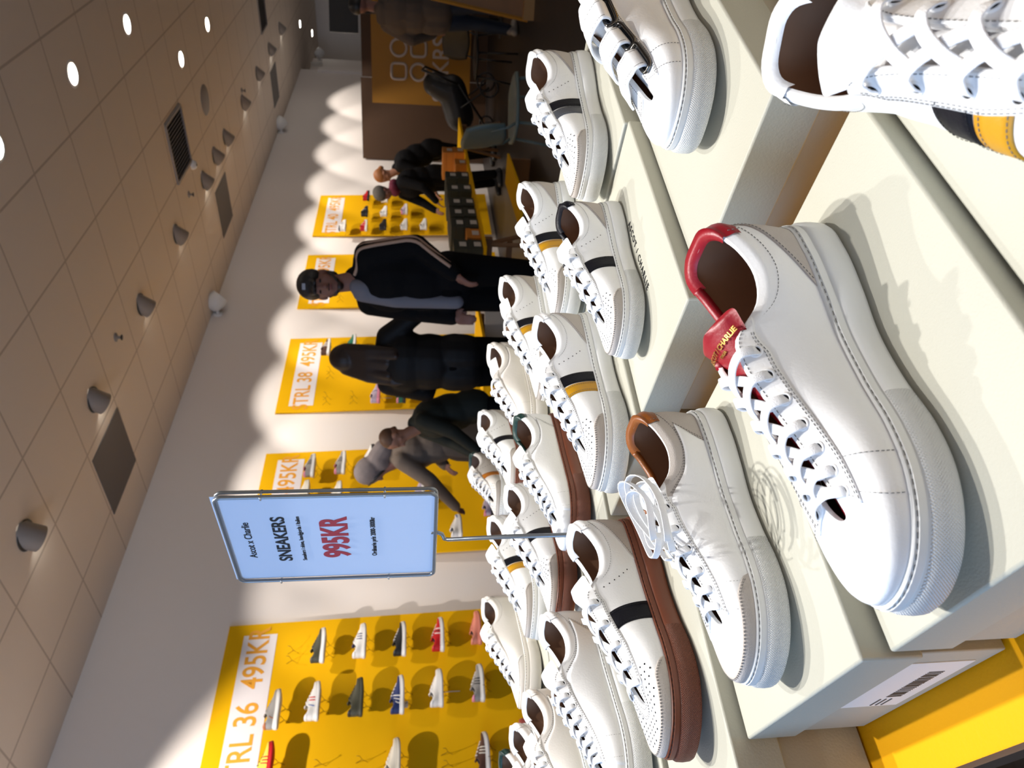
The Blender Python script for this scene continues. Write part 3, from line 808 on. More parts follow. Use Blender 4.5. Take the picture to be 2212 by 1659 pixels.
    G = np.concatenate([top, bot[:, ::-1]], 1); G = np.concatenate([G, G[:, :1]], 1)
    tb_ = MB(); tb_.grid(G, 0)
    tb_.f.append(tuple(range((len(us) - 1) * 23, (len(us) - 1) * 23 + 22))); tb_.mi.append(0)
    tb_.build('tongue', tongue, t, fixn=True)
    # ---- eyelets and laces
    def topp(tt, v, lift): return so(np.array([tt]), np.array([v]), np.array([lift]), hs)[0]
    te = np.linspace(.222, .398 if style == 'vamp' else .385, eyes)
    def vin(tt): # v so that the distance to the edge is ~9 mm
        vs_ = np.linspace(1, .5, 40); P_ = S(np.full(40, tt), vs_, hs); d_ = np.linalg.norm(P_ - P_[0], axis=1); return float(np.interp(.0110, d_, vs_))
    E = {}
    if not straps:
        for sgn in (1, -1):
            for k, tt in enumerate(te):
                v_ = vin(sgn * tt); p = topp(sgn * tt, v_, .0012); nn = SN(np.array([sgn * tt]), np.array([v_]), hs)[0]
                E[(sgn, k)] = (Vector(p), Vector(nn), Vector(topp(sgn * tt, .995, .0022)))
                if detail >= 1:
                    eo = bpy.data.objects.new('eyelet', eyelet_mesh(14 if q >= 1 else 8)); COL.objects.link(eo); eo.parent = t
                    eo.rotation_mode = 'QUATERNION'; eo.rotation_quaternion = Vector(nn).to_track_quat('Z', 'Y'); eo.location = p
    if laces and not straps:
        lm = MB(); lw = .0072 if detail >= 2 else .0070
        for k in range(eyes):
            for sgn in (1, -1):
                p, nn, ed = E[(sgn, k)]
                if k + 1 < eyes:
                    p2, nn2, ed2 = E[(-sgn, k + 1)]
                    mid = (ed + ed2) / 2 + Vector((0, 0, .0050 if sgn > 0 else .0030))
                    path = [p - nn * .001 + (p - ed) * .12, p + nn * .0016, p + nn * .0034 + (ed - p) * .30, ed + nn * .0034, (ed + mid) / 2 + Vector((0, 0, .0022)), mid, (mid + ed2) / 2 + Vector((0, 0, .0005)), ed2 + Vector((0, sgn * .002, -.0010)), ed2 + (p2 - ed2) * .35 - nn2 * .0035]
                elif sgn > 0:
                    p2, nn2, ed2 = E[(-sgn, k)]
                    path = [p - nn * .001 + (p - ed) * .12, p + nn * .0026, ed + nn * .003, (ed + ed2) / 2 + Vector((0, 0, .003)), ed2 + nn2 * .003, p2 + nn2 * .0026, p2 - nn2 * .001 + (p2 - ed2) * .12]
                else: continue
                # smooth path
                pts = [Vector(z) for z in path]
                for _ in range(2 if q >= 1 else 1):
                    nw = [pts[0]]
                    for a_, b_ in zip(pts[:-1], pts[1:]): nw += [a_ * .75 + b_ * .25, a_ * .25 + b_ * .75]
                    nw.append(pts[-1]); pts = nw
                wd = []
                for i_ in range(len(pts)):
                    tv = (pts[min(i_ + 1, len(pts) - 1)] - pts[max(i_ - 1, 0)]).normalized()
                    f_ = i_ / (len(pts) - 1); nr = (nn * (1 - f_) + (SNv if False else Vector((0, 0, 1))) * f_ * .6 + Vector((0, 0, .5))).normalized()
                    wd.append(tuple(tv.cross(nr)))
                lm.ribbon(pts, wd, lw, .0013)
        if loose:
            p, nn, ed = E[(1, 0)]; p2 = E[(-1, 0)][2]
            for (r_, ph, sg, dz) in ((.030, 0.0, 1, .008), (.036, .7, 1, .013), (.026, 2.4, -1, .010), (.033, 1.6, -1, .016), (.022, .3, 1, .020)):
                c_ = ed + Vector((.012 + .004 * sg, .010 * sg + .006, dz))
                pts = []
                for k in range(26):
                    a_ = ph + k / 25 * 5.6
                    pts.append(c_ + Vector((math.cos(a_) * r_ * 1.25, math.sin(a_) * r_ * .75, .004 * math.sin(a_ * 2 + ph) - .30 * math.cos(a_) * r_)))
                lm.ribbon(pts, (0, .25, 1), .0070, .0013)
        lm.build('laces', lace_mat, t)
    if straps:
        for k, tt in enumerate((.232, .292, .352)):
            p, pe = Vector(topp(tt, .80, .0022)), Vector(topp(tt, .995, .003))
            nn = Vector(SN(np.array([tt]), np.array([.8]), hs)[0])
            ax = (Vector(topp(tt + .012, .80, .002)) - Vector(topp(tt - .012, .80, .002))).normalized()
            cr = nn.cross(ax).normalized()
            bm_ = MB(); pts = []
            for j in range(36):
                a_ = 2 * math.pi * j / 36; cx_, sy_ = math.cos(a_), math.sin(a_)
                ex = abs(cx_) ** .35 * math.copysign(1, cx_) * .0180; ey = abs(sy_) ** .6 * math.copysign(1, sy_) * .0062
                pts.append(p + ax * ex + cr * ey + nn * .0012)
            bm_.tube(pts, .0021, 10, closed=True)
            c4 = [p + ax * sx * .0155 + cr * sy * .005 + nn * .0003 for sx, sy in ((-1, -1), (1, -1), (1, 1), (-1, 1))]
            bm_.add(c4, [(0, 1, 2, 3)], 1)
            bm_.build('strap_loop', [M_gun, M_hole], t)
            sm_ = MB()
            far = Vector(topp(-tt, .62, .004)); fe = Vector(topp(-tt, .99, .005)); mid = (pe + fe) / 2 + Vector((0, 0, .006))
            path = [p - nn * .002, p + nn * .004 + cr * 0, p + (pe - p) * .5 + nn * .0085, pe + nn * .007, mid + Vector((0, 0, .003)), fe + Vector((0, 0, .003)), (fe + far) / 2 + Vector((0, -.003, .003)), far]
            pts = path
            for _ in range(3):
                nw = [pts[0]]
                for a_, b_ in zip(pts[:-1], pts[1:]): nw += [a_ * .75 + b_ * .25, a_ * .25 + b_ * .75]
                nw.append(pts[-1]); pts = nw
            sm_.ribbon(pts, tuple(ax), .0265, .0030)
            for e_ in (-1, 1):
                acc = 0
                for a_, b_ in zip(pts[:-1], pts[1:]):
                    acc += 1
                    if acc % 2 == 0 and (b_ - a_).length > 1e-5:
                        tv = (b_ - a_).normalized(); nr = ax.cross(tv); nr = nr if nr.z > 0 else -nr
                        m_ = (a_ + b_) / 2 + ax * e_ * .0100 + nr * .0017; w_ = ax * .0003; l_ = tv * .0009
                        sm_.add([m_ - w_ - l_, m_ + w_ - l_, m_ + w_ + l_, m_ - w_ + l_], [(0, 1, 2, 3)], 1)
            sm_.build('strap', [leather, M_sti], t)
    return t

def place_shoe(t, heel, toe, h, scale=None, tilt=0.0):
    """heel, toe: world xy of rear and front ends of the sole on plane z=H-h"""
    a = Vector((heel[0], heel[1], 0)); b = Vector((toe[0], toe[1], 0)); d = b - a
    s = scale or d.length / .300
    t.location = (a.x, a.y, H - h + .0006)
    t.rotation_euler = (0, 0, math.atan2(d.y, d.x)); t.scale = (s, s, s)
def pl(x, y, h):     # point of the plane z=H-h seen at an angle of view
    u, v = 1659 - y, x
    d = R @ np.array([u - 829.5, v - 1106., 1566.]); k = -h / d[2]
    return (d[0] * k, d[1] * k)
def sh(label, pos, ang, h, L=.296, **kw):
    """pos: world xy of the middle of the sole; ang: heading of the toe in degrees"""
    t = sneaker(label, **kw); c, s_ = math.cos(rad(ang)), math.sin(rad(ang))
    place_shoe(t, (pos[0] - c * L / 2, pos[1] - s_ * L / 2), (pos[0] + c * L / 2, pos[1] + s_ * L / 2), h); return t
BY = ((.215, .235, .026, M_blk), (.243, .265, .026, M_yel))
BK = ((.225, .25, .034, M_blk),)
BG = ((.215, .235, .026, M_blk), (.243, .265, .026, M_gry))
OR = ((.225, .25, .036, M_ora),)
G2 = 'white display sneakers on the shoe boxes'
sh('white sneaker with a red heel tab and red tongue', (.360, .316), 164.0, .326, .307, tab=M_red, piping=M_red, tongue=M_red, counter=True, guard=False, perf=False, style='vamp', eyes=7)
sh('white sneaker with a tan heel tab and loose tied laces', (.393, .515), 168, .306, .266, tab=M_tan, piping=M_tan, style='vamp', perf=False, guard=True, quarter=True, loose=True, eyes=6, counter='collar')
sh('white sneaker with a brown gum sole and one black stripe, front of the table', (.428, .724), 179.8, .291, .290, sole='b', stripes=BK, eyes=5)
sh('large white sneaker with a black and yellow stripe, cut off at the right corner', (.367, .087), 194.5, .340, .303, stripes=((.252, .27, .034, M_blk), (.288, .306, .032, M_yel)), perf=False, guard=False, counter=False, eyes=5)
sh('white sneaker with a black and yellow stripe and white sole, centre of the raised boxes', (.700, .616), 168.8, .263, .280, stripes=BY, eyes=6)
sh('white sneaker with a black stripe and a black heel tab', (.756, .466), 163.5, .269, .238, stripes=BK, tab=M_blk, piping=M_blk, eyes=5)
sh('white sneaker with a black and grey stripe', (1.03, .378), 159, .266, .275, stripes=BG, eyes=5, q=.8)
sh('white sneaker with three wide straps through metal loops', (.785, .200), 162, .285, .295, straps=True, style='vamp', perf=False, guard=False, counter=False, quarter=False, eyes=3)
sh('white sneaker with a black and yellow stripe, behind the one with the black heel', (1.02, .582), 155, .263, .262, stripes=BY, eyes=6, q=.7)
sh('white sneaker with a black and yellow stripe and warm shaded heel, back column', (1.04, .768), 169, .259, .285, stripes=BY, eyes=5, q=.7, tongue_out=-.03)
sh('chunky cream sneaker with its tongue folded forward', (1.09, .953), 178, .257, .295, leather=M_cl, sole='c', style='vamp', perf=False, guard=False, quarter=True, tongue=M_wl, tongue_out=-.05, eyes=6, q=.7)
sh('white sneaker with a brown gum sole and black stripe, in the back column', (1.15, 1.17), 193, .255, .295, sole='b', stripes=BK, q=.7, eyes=5)
sh('white sneaker with an orange stripe and a green heel tab', (1.27, 1.42), 200, .253, .295, stripes=OR, tab=M_grn, leather=M_cl, q=.7, guard=True, eyes=6)
sh('white sneaker with a brown gum sole and green heel tab', (.755, .835), 179.7, .259, .272, sole='b', tab=M_grn, piping=M_grn, style='vamp', perf=False, guard=False, counter=False, quarter=True, eyes=7, q=.9)
sh('white sneaker with a brown gum sole and black stripe behind the sign pole', (.740, .982), 186, .257, .278, sole='b', stripes=BK, eyes=5, q=.9)
sh('white sneaker with a black and yellow stripe left of the sign pole', (.84, 1.203), 186, .255, .296, stripes=BY, eyes=5, q=.8)
sh('plain pale sneaker standing alone in front of the yellow board', (.787, 1.395), 197, .253, .300, leather=M_cl, sole='c', style='round', perf=False, guard=M_cl, counter=False, eyes=6, q=.8)
sh('plain white sneaker at the front, next to the gum-soled one', (.437, .930), 188, .285, .300, perf=False, guard=False, counter=False, style='vamp', quarter=True, eyes=8, lining=M_lin)
sh('second plain white sneaker at the left edge', (.44, 1.15), 194, .282, .300, leather=M_cl, perf=False, guard=False, counter=False, style='vamp', quarter=True, eyes=8, q=.8)
sh('third plain white sneaker, behind the other plain ones at the left edge', (.475, 1.335), 198, .280, .300, perf=False, guard=False, counter=False, style='vamp', quarter=True, eyes=7, q=.7)
sh('white sneaker with a dark green heel tab at the far left corner', (.52, 1.55), 198, .280, .300, perf=False, guard=False, counter=False, tab=M_grn, style='vamp', eyes=7, q=.7)
# ---------------------------------------------------------------- price sign on its pole
M_sheet = mat('pale_blue_sheet', (0.62, 0.74, 0.95), 0.35)
M_frame = mat('grey_sign_frame', (0.20, 0.22, 0.24), 0.30, 0.6)
M_crim = mat('dark_red_print', (0.42, 0.035, 0.05), 0.5)
M_clear = mat('clear_plastic_edge', (0.55, 0.62, 0.70), 0.15)
def sign():
    L_ = Vector((.682, .972, 0)); R_ = Vector((.662, .757, 0))
    c = (L_ + R_) / 2; z0, z1 = H - .032, H + .260
    # local frame: x along the text (L->R), y away from the viewer, z up
    ang = math.atan2((R_ - L_).y, (R_ - L_).x)
    t = empty('price_sign', (c.x, c.y, z0), ang, 'pale blue A4 price sign reading 995KR in a grey frame on a thin pole', 'sign')
    w, h_ = (R_ - L_).length, z1 - z0
    mb = MB()
    def rr(y, r=.0028, ww=w, hh=h_):
        pts = []; cr = .010
        for cx, cz, a0 in ((ww / 2 - cr, cr, -90), (ww / 2 - cr, hh - cr, 0), (-ww / 2 + cr, hh - cr, 90), (-ww / 2 + cr, cr, 180)):
            for k in range(6):
                a = rad(a0 + 90 * k / 5); pts.append((cx + cr * math.cos(a), y, cz + cr * math.sin(a)))
        mb.tube(pts, r, 8, closed=True)
    rr(0); rr(.0085, .0024)
    mb.build('frame', M_frame, t)
    mb = MB(); mb.box((0, .0035, h_ / 2 + .004), (w - .004, .0008, h_ + .004)); sheet = mb.build('sheet', M_sheet, t, smooth=False)
    mb = MB()
    for x_ in (-w / 2, w / 2):
        for z_ in (.07, h_ - .06): mb.tube([(x_, -.003, z_), (x_, .0115, z_)], .0016, 6); mb.tube([(x_ - .003, -.003, z_), (x_ + .003, -.003, z_)], .0014, 6)
    mb.build('clip', M_metal, t)
    R90 = (rad(90), 0, 0)
    def ln(s, fr, sz, m, xs=1, bold=0.0, dx=0):
        text_obj(s, sz, m, sheet, (dx, .0026, h_ * (1 - fr)), R90, xs=xs, bold=bold, extrude=.0002)
    ln('Ascot x Charlie', .100, .0150, M_ink, .95, .0001)
    ln('SNEAKERS', .255, .0260, M_ink, .95, .0006)
    ln('Sneakers i skinn, handgjorda i Italien', .345, .0085, M_ink, .92, .0001)
    ln('995KR', .515, .0520, M_crim, .72, .0018)
    ln('Ordinarie pris 2000-3000kr', .695, .0100, M_ink, .9, .0002)
    # pole: hook below the frame then down to a foot on the table
    base = Vector((.578, .748, H - HY)); mid_ = Vector((.586, .758, H - .12))
    inv = (Matrix.Translation(t.location) @ Matrix.Rotation(ang, 4, 'Z')).inverted()
    b = inv @ base; b.z += .004; m_ = inv @ mid_
    mb = MB()
    mb.tube([(0.006, .004, .006), (0.006, .004, -.002), (.002, .003, -.010), (-.006, 0, -.0135), (-.004, -.003, -.020), tuple(m_), (b.x, b.y, b.z)], .0030, 10)
    mb.build('pole', M_frame, t)
    mb = MB(); mb.lathe([(.022, 0), (.022, .002), (.010, .004), (.006, .012)], 28, M=Matrix.Translation((b.x, b.y, b.z - .003)))
    mb.build('foot', M_frame, t, fixn=True)
sign()

# gold lettering on the red tongue and foil marks
foil_rd = next(o for o in COL.objects if o.get('label', '').startswith('white sneaker with a red heel tab'))
def foil(parent, txt, x0, z0, size, tiltdeg, m=M_gold):
    text_obj(txt, size, m, parent, (x0, 0, z0), (0, rad(tiltdeg), rad(-90)), name='foil_lettering', extrude=.0001, bold=.0001)

# ---------------------------------------------------------------- shoes pegged on the wall boards
M_wire = mat('wire_peg', (0.16, 0.09, 0.02), 0.4, 0.6)
def peg(bd, x, z):     # two V-shaped wires sticking out of the board, local board coords
    mb = MB()
    for dx in (0.0, .075):
        mb.tube([(x + dx, -.010, z + .045), (x + dx, -.055, z), (x + dx, -.11, z + .012), (x + dx, -.115, z + .03)], .0016, 6)
        mb.tube([(x + dx, -.010, z - .03), (x + dx, -.055, z)], .0013, 6)
    mb.build('wire_peg', M_wire, bd)
def wmat(n, c, r=.55): return mat(n, c, r)
C_ = dict(white=wmat('shoe_white', (.78, .77, .75)), cream=wmat('shoe_cream', (.72, .68, .58)), black=wmat('shoe_black', (.015, .015, .017)), grey=wmat('shoe_grey', (.30, .29, .28)),
          olive=wmat('shoe_olive', (.06, .06, .04)), green=wmat('shoe_green', (.02, .16, .10)), red=wmat('shoe_red', (.55, .01, .015)), salmon=wmat('shoe_salmon', (.72, .25, .18)),
          pink=wmat('shoe_pink', (.70, .25, .36)), navy=wmat('shoe_navy', (.015, .03, .13)), brown=wmat('shoe_brown', (.10, .045, .03)), yellow=wmat('shoe_yellow', (.80, .68, .10)),
          gum=wmat('shoe_gum', (.36, .12, .04)), lilac=wmat('shoe_lilac', (.50, .42, .55)), coral=wmat('shoe_coral', (.45, .10, .09)), blue=wmat('shoe_blue', (.03, .10, .40)))
def wall_shoe(bi, x, z, up, sl, label, stripes=(), lace='white', tab=None, toe=None, tng=None, hs=1.0, heading=2.0, tag_=False, y=4.775, L=.27, dangle=False):
    U = C_[up]; S_ = C_[sl]
    st = tuple((c0, c0 + .02, .012, C_[c]) for c0, c in stripes)
    t = sneaker(label, group='odd shoes pegged on the yellow boards', sole=(S_, S_), leather=U, tab=C_[tab] if tab else None, tongue=C_[tng] if tng else None,
                counter=False, guard=C_[toe] if toe else False, stripes=st, perf=False, style='round', eyes=5, q=.30, lace_mat=C_[lace], lining=C_['grey'], detail=0, hs=hs)
    c, s_ = math.cos(rad(heading)), math.sin(rad(heading))
    place_shoe(t, (x - c * L / 2, y - s_ * L / 2), (x + c * L / 2, y + s_ * L / 2), 0, L / .30)
    t.location.z = H + z
    if tag_:
        mb = MB(); mb.box((.10, .062, .02), (.05, .001, .09)); mb.build('price_tag', C_['white'], t, smooth=False)
    if dangle:
        mb = MB(); mb.ribbon([(.14, .052, .05), (.145, .064, 0), (.15, .066, -.06), (.148, .064, -.13)], (1, 0, 0), .006, .0015); mb.build('dangling_lace', C_['white'], t)
    if bi is not None:
        x0 = BX[bi][0]
        peg(BOARDS[bi], x - x0 - .04, H + z - .08 - .02 - .0)
    return t
WS = [
 (0, 2.80, .61, 'olive', 'white', 'dark grey-green shoe with a thick white sole, top right of the nearest board', dict(lace='olive', hs=1.05)),
 (0, 2.82, .33, 'white', 'white', 'white shoe with navy side stripes in the right column of the nearest board', dict(stripes=((.23, 'navy'), (.26, 'navy'), (.29, 'navy')), tng='navy')),
 (0, 2.82, .05, 'black', 'white', 'black canvas shoe with a white sole and white laces on the nearest board', dict()),
 (0, 2.84, -.22, 'red', 'white', 'red shoe with white side stripes on the nearest board', dict(stripes=((.22, 'white'), (.25, 'black'), (.28, 'white')))),
 (0, 2.88, -.49, 'salmon', 'salmon', 'plain salmon pink slip-on shoe on the nearest board', dict(lace='salmon', hs=.85)),
 (0, 2.36, .86, 'grey', 'white', 'grey shoe with a brown heel patch overlapping the banner of the nearest board', dict(tab='gum', lace='grey', stripes=((.12, 'gum'),))),
 (0, 2.40, .61, 'white', 'white', 'white shoe with red and blue panels in the middle column of the nearest board', dict(stripes=((.16, 'blue'), (.22, 'red'), (.25, 'red')), lace='white', dangle=False)),
 (0, 2.41, .33, 'olive', 'olive', 'dark olive and black chunky shoe on the nearest board', dict(lace='black', tab='black', tag_=False, hs=1.1)),
 (0, 2.41, .06, 'navy', 'white', 'navy shoe with white stripes and a hanging price tag on the nearest board', dict(stripes=((.12, 'white'), (.16, 'white'), (.20, 'white')), tag_=True)),
 (0, 2.44, -.20, 'white', 'white', 'all-white shoe with a dangling lace on the nearest board', dict(dangle=True)),
 (0, 2.46, -.48, 'grey', 'white', 'grey and pink shoe with a thick pale sole on the nearest board', dict(stripes=((.20, 'black'), (.23, 'black'), (.26, 'black')), tab='pink')),
 (0, 2.02, .86, 'yellow', 'red', 'yellow shoe with red stripes at the lower left edge of the nearest board', dict(stripes=((.22, 'red'), (.25, 'red'), (.28, 'red')), lace='black')),
 (0, 1.99, .08, 'cream', 'cream', 'cream shoe with a dark heel tag at the left edge of the nearest board', dict(tab='navy')),
 (0, 1.99, -.48, 'brown', 'white', 'dark brown shoe with pale stripes low on the nearest board', dict(stripes=((.22, 'cream'), (.25, 'cream'), (.28, 'cream')))),
 (0, 2.06, -.74, 'coral', 'coral', 'coral red suede shoe lowest on the nearest board, behind the display sneakers', dict(lace='coral', stripes=((.22, 'salmon'), (.26, 'salmon')))),
 (1, 4.53, .85, 'grey', 'white', 'grey shoe with a pink heel, topmost on the board beside the price sign', dict(tab='pink', stripes=((.22, 'black'), (.25, 'black'), (.28, 'black')), tng='pink')),
 (1, 4.56, .59, 'grey', 'white', 'grey shoe with a pink heel, second from top on the board beside the price sign', dict(tab='pink', stripes=((.22, 'black'), (.25, 'black'), (.28, 'black')), tng='pink')),
 (1, 4.64, .34, 'white', 'black', 'white shoe with a black sole behind the headscarf', dict()),
 (1, 4.22, .87, 'cream', 'cream', 'cream shoe with only its toe showing past the price sign', dict()),
 (1, 4.20, .60, 'cream', 'white', 'cream patterned shoe just showing past the price sign', dict(stripes=((.26, 'grey'),))),
 (1, 4.20, -.10, 'lilac', 'white', 'pale shoe with its edge showing below the price sign', dict()),
 (1, 4.05, -.68, 'lilac', 'black', 'purple and grey shoe at the bottom of the board beside the sign pole', dict(tab='pink')),
 (2, 6.24, .86, 'brown', 'white', 'brown shoe with white stripes at the top of the board numbered 38', dict(stripes=((.20, 'white'), (.24, 'white'), (.28, 'white')))),
 (2, 6.32, .60, 'green', 'white', 'green shoe with a white sole on the board numbered 38', dict(lace='green')),
 (2, 5.49, .32, 'lilac', 'pink', 'pale lilac shoe with a pink sole beside the long dark hair', dict(stripes=((.24, 'navy'),), dangle=True)),
 (2, 5.49, .07, 'green', 'black', 'dark green and pink shoe just visible beside the long-haired woman', dict(tab='pink', toe='black')),
 (4, 8.90, .88, 'white', 'white', 'white shoe with black stripes overlapping the banner of the furthest board', dict(stripes=((.20, 'black'), (.24, 'black'), (.28, 'black')), tab='black')),
 (4, 8.92, .60, 'red', 'white', 'red and white shoe in the left column of the furthest board', dict(stripes=((.16, 'white'), (.26, 'white')), toe='white')),
 (4, 8.96, .35, 'black', 'black', 'black shoe in the left column of the furthest board', dict(lace='black')),
 (4, 8.98, .07, 'white', 'white', 'white shoe fourth down in the left column of the furthest board', dict()),
 (4, 9.00, -.19, 'white', 'white', 'white shoe lowest in the left column of the furthest board', dict()),
 (4, 9.32, .61, 'black', 'black', 'black shoe in the middle column of the furthest board', dict(stripes=((.24, 'lilac'),))),
 (4, 9.34, .35, 'white', 'white', 'white shoe with pale laces in the middle column of the furthest board', dict()),
 (4, 9.42, .07, 'lilac', 'white', 'pale purple shoe in the middle column of the furthest board', dict(tab='pink')),
 (4, 9.80, .61, 'red', 'black', 'bright red shoe in the right column of the furthest board', dict(lace='red')),
 (4, 9.76, .35, 'white', 'white', 'white shoe with pink stripes in the right column of the furthest board', dict(stripes=((.22, 'pink'), (.26, 'pink')))),
]
for bi, x, z, up, sl, lb, kw in WS: wall_shoe(bi, x, z, up, sl, lb, **kw)
for bi, lst in ((0, ((2.78, .86), (1.99, .60), (1.99, .34), (1.99, -.20))), (2, ((5.5, .86), (5.5, .60), (5.9, .86), (5.9, .60))), (3, ((7.3, .86), (7.3, .60)))):
    for x, z in lst: peg(BOARDS[bi], x - BX[bi][0] - .04, H + z - .10)
# ---------------------------------------------------------------- people
def cap_mesh(mb, p0, r0, p1, r1, seg=12):
    p0, p1 = Vector(p0), Vector(p1); d = p1 - p0
    if d.length < 1e-6: d = Vector((0, 0, 1e-4))
    q = d.to_track_quat('Z', 'Y').to_matrix()
    rs = []; L_ = d.length
    for k in range(5): a = -math.pi / 2 + (math.pi / 2) * k / 4; rs.append((math.cos(a) * r0, math.sin(a) * r0))
    for k in range(5): a = (math.pi / 2) * k / 4; rs.append((math.cos(a) * r1, L_ + math.sin(a) * r1))
    vs = []; fs = []
    for r, z in rs:
        for j in range(seg):
            a = 2 * math.pi * j / seg; vs.append(p0 + q @ Vector((max(r, 1e-4) * math.cos(a), max(r, 1e-4) * math.sin(a), z)))
    n = len(rs)
    for i in range(n - 1):
        for j in range(seg):
            l = (j + 1) % seg; fs.append((i * seg + j, i * seg + l, (i + 1) * seg + l, (i + 1) * seg + j))
    fs.append(tuple(range(seg))[::-1]); fs.append(tuple((n - 1) * seg + j for j in range(seg)))
    mb.add(vs, fs)
def ell_mesh(mb, c, r, rot=None, seg=16):
    vs = []; fs = []; n = 10; M = rot.to_matrix() if rot is not None else Matrix.Identity(3)
    for i in range(n + 1):
        ph = -math.pi / 2 + math.pi * i / n
        for j in range(seg):
            a = 2 * math.pi * j / seg; cc = max(math.cos(ph), 1e-3)
            vs.append(Vector(c) + M @ Vector((r[0] * cc * math.cos(a), r[1] * cc * math.sin(a), r[2] * math.sin(ph))))
    for i in range(n):
        for j in range(seg):
            l = (j + 1) % seg; fs.append((i * seg + j, i * seg + l, (i + 1) * seg + l, (i + 1) * seg + j))
    fs.append(tuple(range(seg))[::-1]); fs.append(tuple(n * seg + j for j in range(seg)))
    mb.add(vs, fs)
def blob(name, items, voxel, m, parent, smooth=4):
    mb = MB()
    for it in items:
        if it[0] == 'e': ell_mesh(mb, it[1], it[2], it[3] if len(it) > 3 else None)
        else: cap_mesh(mb, *it)
    o = mb.build(name, m, None)
    md = o.modifiers.new('r', 'REMESH'); md.mode = 'VOXEL'; md.voxel_size = voxel; md.use_smooth_shade = True
    s_ = o.modifiers.new('s', 'SMOOTH'); s_.iterations = smooth; s_.factor = .5
    dg = bpy.context.evaluated_depsgraph_get()
    me = bpy.data.meshes.new_from_object(o.evaluated_get(dg)); old = o.data
    o.modifiers.clear(); o.data = me; bpy.data.meshes.remove(old)
    me.materials.clear(); me.materials.append(m); me.name = name
    me.polygons.foreach_set('use_smooth', [True] * len(me.polygons))
    o.parent = parent
    return o
M_skin = mat('skin', (0.22, 0.10, 0.075), 0.6)
M_skin2 = mat('skin_warm', (0.34, 0.16, 0.10), 0.6)  # second skin tone, lighter and warmer than the first
M_jb = mat('black_jacket_cloth', (0.0035, 0.0035, 0.0045), 0.85, bump=0.6, bscale=14, spec=0.15)
M_jl = mat('black_leather_jacket', (0.004, 0.0035, 0.004), 0.6, bump=0.7, bscale=12, spec=0.25)
M_tr = mat('black_trousers', (0.003, 0.003, 0.0035), 0.9, spec=0.1)
M_tee = mat('grey_tshirt', (0.16, 0.16, 0.19), 0.8)
M_hair = mat('dark_brown_hair', (0.018, 0.007, 0.004), 0.5, bump=1.0, bscale=60)
M_hairb = mat('short_brown_hair', (0.10, 0.045, 0.02), 0.6, bump=1.0, bscale=120)
M_ging = mat('ginger_hair', (0.30, 0.11, 0.03), 0.6, bump=1.0, bscale=90)
M_scarf = mat('grey_checked_scarf', (0.20, 0.17, 0.17), 0.85, vary=0.3, vscale=14)
M_coat = mat('taupe_coat', (0.135, 0.105, 0.085), 0.85, bump=0.6, bscale=10)
M_coat2 = mat('dark_taupe_skirt', (0.075, 0.06, 0.052), 0.85, bump=0.6, bscale=10)
M_hood = mat('beige_hoodie', (0.10, 0.075, 0.058), 0.9, bump=0.6, bscale=9)
M_denim = mat('dark_denim', (0.015, 0.022, 0.04), 0.8)
M_burg = mat('burgundy_scarf', (0.12, 0.008, 0.03), 0.8)
M_bean = mat('grey_beanie', (0.09, 0.08, 0.07), 0.9)
M_dkgreen = mat('dark_green_jacket', (0.006, 0.009, 0.005), 0.8, bump=0.4, bscale=14)
M_strip = mat('beige_stripe', (0.42, 0.27, 0.19), 0.7)
M_lip = mat('lips', (0.22, 0.06, 0.05), 0.6)

def V(*a): return Vector(a)
def hand_items(w, d, s=1.0, side=1, curl=.5):
    """w wrist point, d direction of the hand; five fingers"""
    d = Vector(d).normalized(); up = Vector((0, 0, 1)) if abs(d.z) < .8 else Vector((1, 0, 0))
    u = d.cross(up).normalized(); n = u.cross(d).normalized()
    it = [(w, .026 * s, w + d * .03 * s, .027 * s)]
    palm = w + d * .055 * s
    for k in range(4):
        b = w + d * .045 * s + u * (k - 1.5) * .017 * s; it.append((b, .012 * s, b + d * .04 * s, .010 * s))
        f = b + d * .045 * s; L_ = (.062, .072, .068, .052)[k] * s
        m_ = f + (d - n * curl * .6).normalized() * L_ * .5; e = m_ + (d * .5 - n * curl).normalized() * L_ * .5
        it += [(f, .0092 * s, m_, .0082 * s), (m_, .0082 * s, e, .0068 * s)]
    tb = w + d * .025 * s + u * side * .024 * s; tm_ = tb + (d * .6 + u * side * .8).normalized() * .035 * s; te = tm_ + (d + u * side * .2 - n * .3).normalized() * .03 * s
    it += [(tb, .012 * s, tm_, .0105 * s), (tm_, .0105 * s, te, .008 * s)]
    return it
